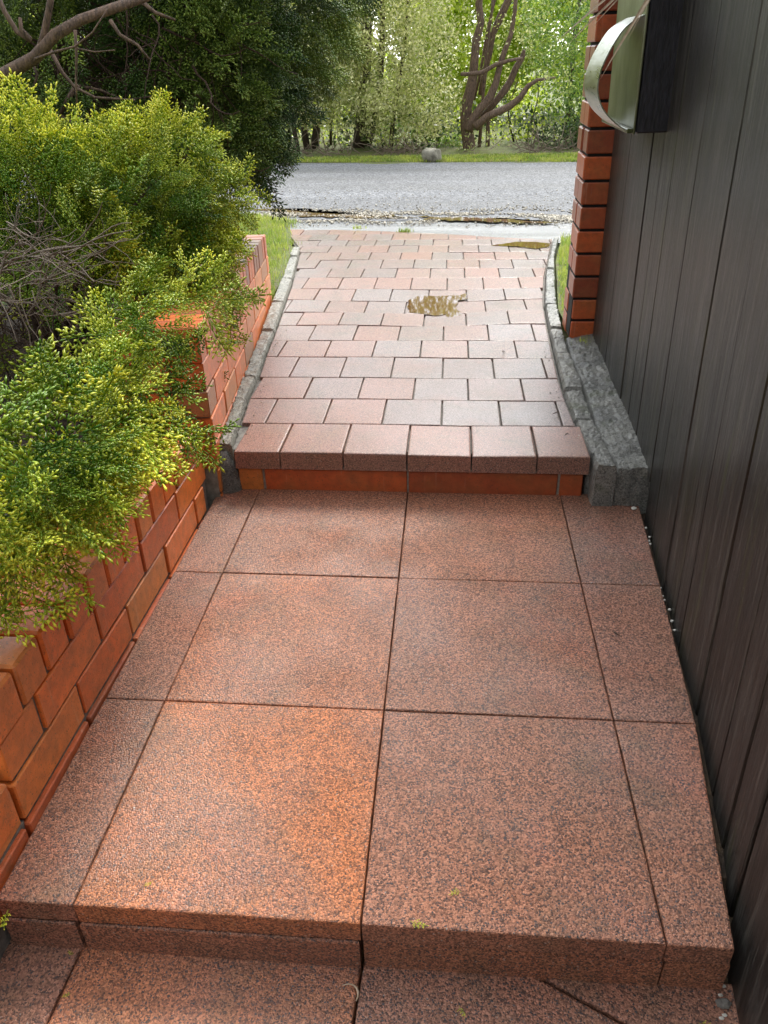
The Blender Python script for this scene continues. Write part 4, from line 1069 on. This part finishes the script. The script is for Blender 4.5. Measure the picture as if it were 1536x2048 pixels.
# gravel along the near road edge
def gravel(name, n, fn, sz, label):
    Vg, Fg, Tg = [], [], []
    O = np.array([(1, 0, 0), (-1, 0, 0), (0, 1, 0), (0, -1, 0), (0, 0, 1), (0, 0, -1)], float); FF = np.array([(0, 2, 4), (2, 1, 4), (1, 3, 4), (3, 0, 4), (2, 0, 5), (1, 2, 5), (3, 1, 5), (0, 3, 5)])
    for i in range(n):
        p = fn(); s = sz * rng.uniform(.4, 1.3); q = O * rng.uniform(.6, 1.2, (6, 1)) * s * np.array([1, .8, .55]); a = rng.uniform(0, 6.28)
        q = q @ np.array([[math.cos(a), math.sin(a), 0], [-math.sin(a), math.cos(a), 0], [0, 0, 1]]); Vg.append(q + np.array(p)); Fg.append(FF + 6 * i); Tg.append(np.full((6, 3), rng.random()))
    m = M.get('gravel')
    if m is None:
        k = NT('gravel_chips'); a = sep(k, k.attr()); k.set(k.ramp(a[0], [(0, (.10, .085, .06)), (.5, (.30, .26, .19)), (1, (.60, .55, .44))]), .45); m = M['gravel'] = k.m
    return tag(mesh_np(name, np.concatenate(Vg), np.concatenate(Fg), np.concatenate(Tg), m), label, 'gravel', kind='stuff')
def gpt():
    while True:
        x = rng.uniform(-3.5, 3); y = 5.95 - .045 * x + rng.normal() * .16 + .12
        if noise.noise(Vector((x * 2.4, y * 7, 0))) + rng.uniform(-.2, .2) > .0: return (x, y, .078 + .03 * max(0, (y - 6.0)) )
gravel('gravel', 10000, gpt, .012, 'loose pale gravel washed along the near edge of the road')
gravel('loose_chips', 1500, lambda: (rng.uniform(-3.5, 3), 6.2 + abs(rng.normal()) * .9, .10 + .012), .008, 'scattered stone chips on the asphalt road')
gravel('path_grit', 350, lambda: (lambda y: (rng.choice([lx(y) + .01, rx(y) - .01]) + rng.normal() * .02, y, zp(0, y) + .002))(rng.uniform(1.6, 5.0)), .004, 'grit and crumbs along both edges of the paved path')

# ------------------------------------------------------------------ boulder
bo = MB(); c = at(863, 313, y=9.78); nlat, nlon = 12, 18; Vb = []
for i in range(nlat + 1):
    for j in range(nlon):
        th = math.pi * i / nlat; ph = 6.283 * j / nlon; d = Vector((math.sin(th) * math.cos(ph), math.sin(th) * math.sin(ph), math.cos(th)))
        d2 = Vector([math.copysign(abs(k) ** .62, k) for k in d]); r = .95 + .30 * noise.noise(d * 1.6 + Vector((3, 1, 2))) + .05 * noise.noise(d * 5)
        Vb.append((c[0] + .115 * d2.x * r, c[1] + .11 * d2.y * r, .165 + .10 * d2.z * r))
bo.add(Vb, [(i * nlon + j, i * nlon + (j + 1) % nlon, (i + 1) * nlon + (j + 1) % nlon, (i + 1) * nlon + j) for i in range(nlat) for j in range(nlon)])
tag(bo.build('boulder', M['rock'], smooth=True), 'pale rounded boulder on the far grass verge across the road', 'boulder')

# ------------------------------------------------------------------ dry palm blades over the letterbox
pf = thing('dry_palm_leaf', tuple(at(1400, -160, y=1.62)), 'dry straw coloured palm leaf hanging over the fence top in front of the letterbox', 'palm leaf')
O = at(1395, -150, y=1.60); b = MB()
for i, (tip, mid, w) in enumerate((((1107, 89), (1230, -25), .0075), ((1134, 91), (1236, 0), .008), ((1186, 53), (1275, -5), .006), ((1201, 158), (1250, 62), .010), ((1253, 85), (1290, 10), .005), ((1150, 20), (1260, -50), .006), ((1160, 5), (1270, -70), .006), ((1290, 18), (1340, -2), .007))):
    T_ = at(*tip, y=1.46 + .02 * (i % 3)); Mi = .5 * (O + T_) + np.array([0, 0, .006 + .002 * i]); pts = []
    for t in np.linspace(0, 1, 12): pts.append((1 - t) ** 2 * O + 2 * t * (1 - t) * (2 * Mi - .5 * (O + T_)) + t * t * T_)
    Vv = []
    for k, p in enumerate(pts):
        d = pts[min(k + 1, 11)] - pts[max(k - 1, 0)]; d /= np.linalg.norm(d); s_ = np.cross(d, f_); s_ /= np.linalg.norm(s_); t = k / 11; ww = w * .5 * min(1, .4 + 2.2 * t) * (1 - t ** 3 * .97)
        n_ = np.cross(s_, d); Vv += [p - s_ * ww, p + n_ * ww * .6, p + s_ * ww, p + n_ * (ww * .6 - .0012)]
    bl = MB(); bl.add(Vv, [(4 * k + q, 4 * k + (q + 1) % 4, 4 * k + 4 + (q + 1) % 4, 4 * k + 4 + q) for k in range(11) for q in range(4)])
    o = bl.build('blade', M['straw']); under(o, pf)
b.tube([O, O + np.array([.06, .05, .10]), O + np.array([.16, .12, .30])], [.008, .009, .010], 7); under(b.build('stalk', M['straw'], smooth=True), pf)

# ------------------------------------------------------------------ small litter
def chip(name, p, s, mat, label, cat, group=None, flat=.5):
    b = MB(); n = 7; V = []
    for k, (r, h) in enumerate(((1, 0), (.95, .5), (.55, 1))):
        for i in range(n): a = i / n * 6.283; V.append((p[0] + math.cos(a) * s * r * (1 + .35 * noise.noise(Vector((a, p[0] * 9, p[1] * 9)))), p[1] + math.sin(a) * s * r * .8 * (1 + .4 * noise.noise(Vector((a, p[0] * 7, 5)))), p[2] + h * s * flat))
    b.add(V, [(k * n + i, k * n + (i + 1) % n, (k + 1) * n + (i + 1) % n, (k + 1) * n + i) for k in range(2) for i in range(n)] + [[2 * n + i for i in range(n)]])
    return tag(b.build(name, mat), label, cat, group)
for u, v in ((1290, 1052), (1296, 1078), (1301, 1084), (1322, 1172), (1326, 1188), (1330, 1196), (1345, 1238), (1350, 1256), (1414, 1458), (1300, 1070), (1340, 1215)):
    p = at(u, v, z=.0); chip('white_chip', (max(p[0], fx(p[1]) + .001), p[1], -.008), random.uniform(.0028, .005), M['chipstone'], 'tiny white stone chip in the slot between the landing slabs and the fence', 'stone chip', 'white chips along the fence foot', .9)
chip('white_chip', at(1267, 1017, z=.001), .010, M['chipstone'], 'larger cream white chip on the slab at the foot of the rough concrete footing', 'stone chip', None, .5)
for u, v in ((1447, 1972), (1441, 1990), (1449, 2030), (1443, 2036)): p = at(u, v, z=-.13); chip('white_chip', (p[0], p[1], -.132), .0042, M['chipstone'], 'white stone chip by the fence at the lowest landing corner', 'stone chip', 'white chips at the lower corner', .9)
chip('grey_pebble', at(1446, 2008, z=-.13), .012, M['mortar'], 'dark grey pebble wedged by the fence at the lowest landing corner', 'pebble', None, .8)
def leafbit(u, v, z, col, ln, label, y=None, cat='leaf', group=None):
    p = at(u, v, z=z); V, F, T = frond(int(u) % 9, n=4, spread=.35); a = (u * 7 + v) % 6.28
    Vv = np.stack([V[:, 0] * math.cos(a) - V[:, 1] * math.sin(a), V[:, 0] * math.sin(a) + V[:, 1] * math.cos(a), np.abs(V[:, 2]) * .4 + .03], 1) * ln + p
    T3 = np.stack([np.full(len(V), .9), T, np.full(len(V), .8)], 1)
    return tag(mesh_np('fallen_sprig', Vv, F, T3, M[col]), label, cat, group)
for u, v, z, l, lab in ((925, 1785, .001, .022, 'small green sprig on the front right landing slab'), (820, 1838, .001, .03, 'yellow green sprig at the front edge of the right slab'), (285, 1772, .001, .016, 'tiny green sprig on the orange front slab'),
                    (143, 1990, -.13, .016, 'yellow green bit on the lowest landing, left'), (147, 1911, -.13, .014, 'green bit at the foot of the front riser, left corner'), (920, 2010, -.13, .02, 'pale sprig on the lowest landing, right of the centre joint'), (18, 1818, .001, .035, 'yellow green sprig on the edge of the left border slab'), (1395, 2046, -.13, .03, 'bright green sprig by the fence at the bottom edge')):
    leafbit(u, v, z, 'golden', l, lab)
def curl(u, v, z, ln, label, mat='straw'):
    p = at(u, v, z=z) + np.array([0, 0, .004]); a = (u * 3) % 6.28; pts = [p + np.array([math.cos(a + t * 1.6) * ln * t, math.sin(a + t * 1.6) * ln * t, .008 * math.sin(t * 3)]) for t in np.linspace(0, 1, 7)]
    b = MB(); b.tube(pts, [.0008, .0016, .002, .002, .0018, .0012, .0006], 5); return tag(b.build('dry_leaf', M[mat]), label, 'dry leaf')
curl(622, 972, .003, .03, 'curled dry leaf at the foot of the brick step riser'); curl(105, 1560, .003, .02, 'pale dry stalk where the near garden wall meets the slab')
curl(712, 2005, -.13, .035, 'thin straw on the lowest landing beside the centre joint'); curl(1010, 706, .135, .03, 'small brown leaf on the paved path near the right kerb', 'darktwig')
curl(1105, 830, .147, .03, 'dark leaf scrap on the second paver row, right side', 'darktwig'); curl(1130, 873, .149, .012, 'small dark seed on the front paver row, right side', 'darktwig')
curl(1228, 1268, .002, .022, 'brown leaf crumb on the right border slab', 'darktwig')
# weed tufts where the paving ends
for (u, v, lab) in ((810, 464, 'green weed tuft where the paved path meets the wet apron, right of centre'), (715, 457, 'tiny weed in the last paver joint, left of centre')):
    p0 = at(u, v, z=.088); tag(blades('weed_tuft', 90 if u == 810 else 40, lambda: (p0[0] + rng.normal() * .028, p0[1] + rng.normal() * .012), .035, lambda x, y: .085, lab, .005), lab, 'weed'); 
for o in bpy.data.objects:
    if o.name.startswith('weed_tuft') and 'kind' in o: del o['kind']
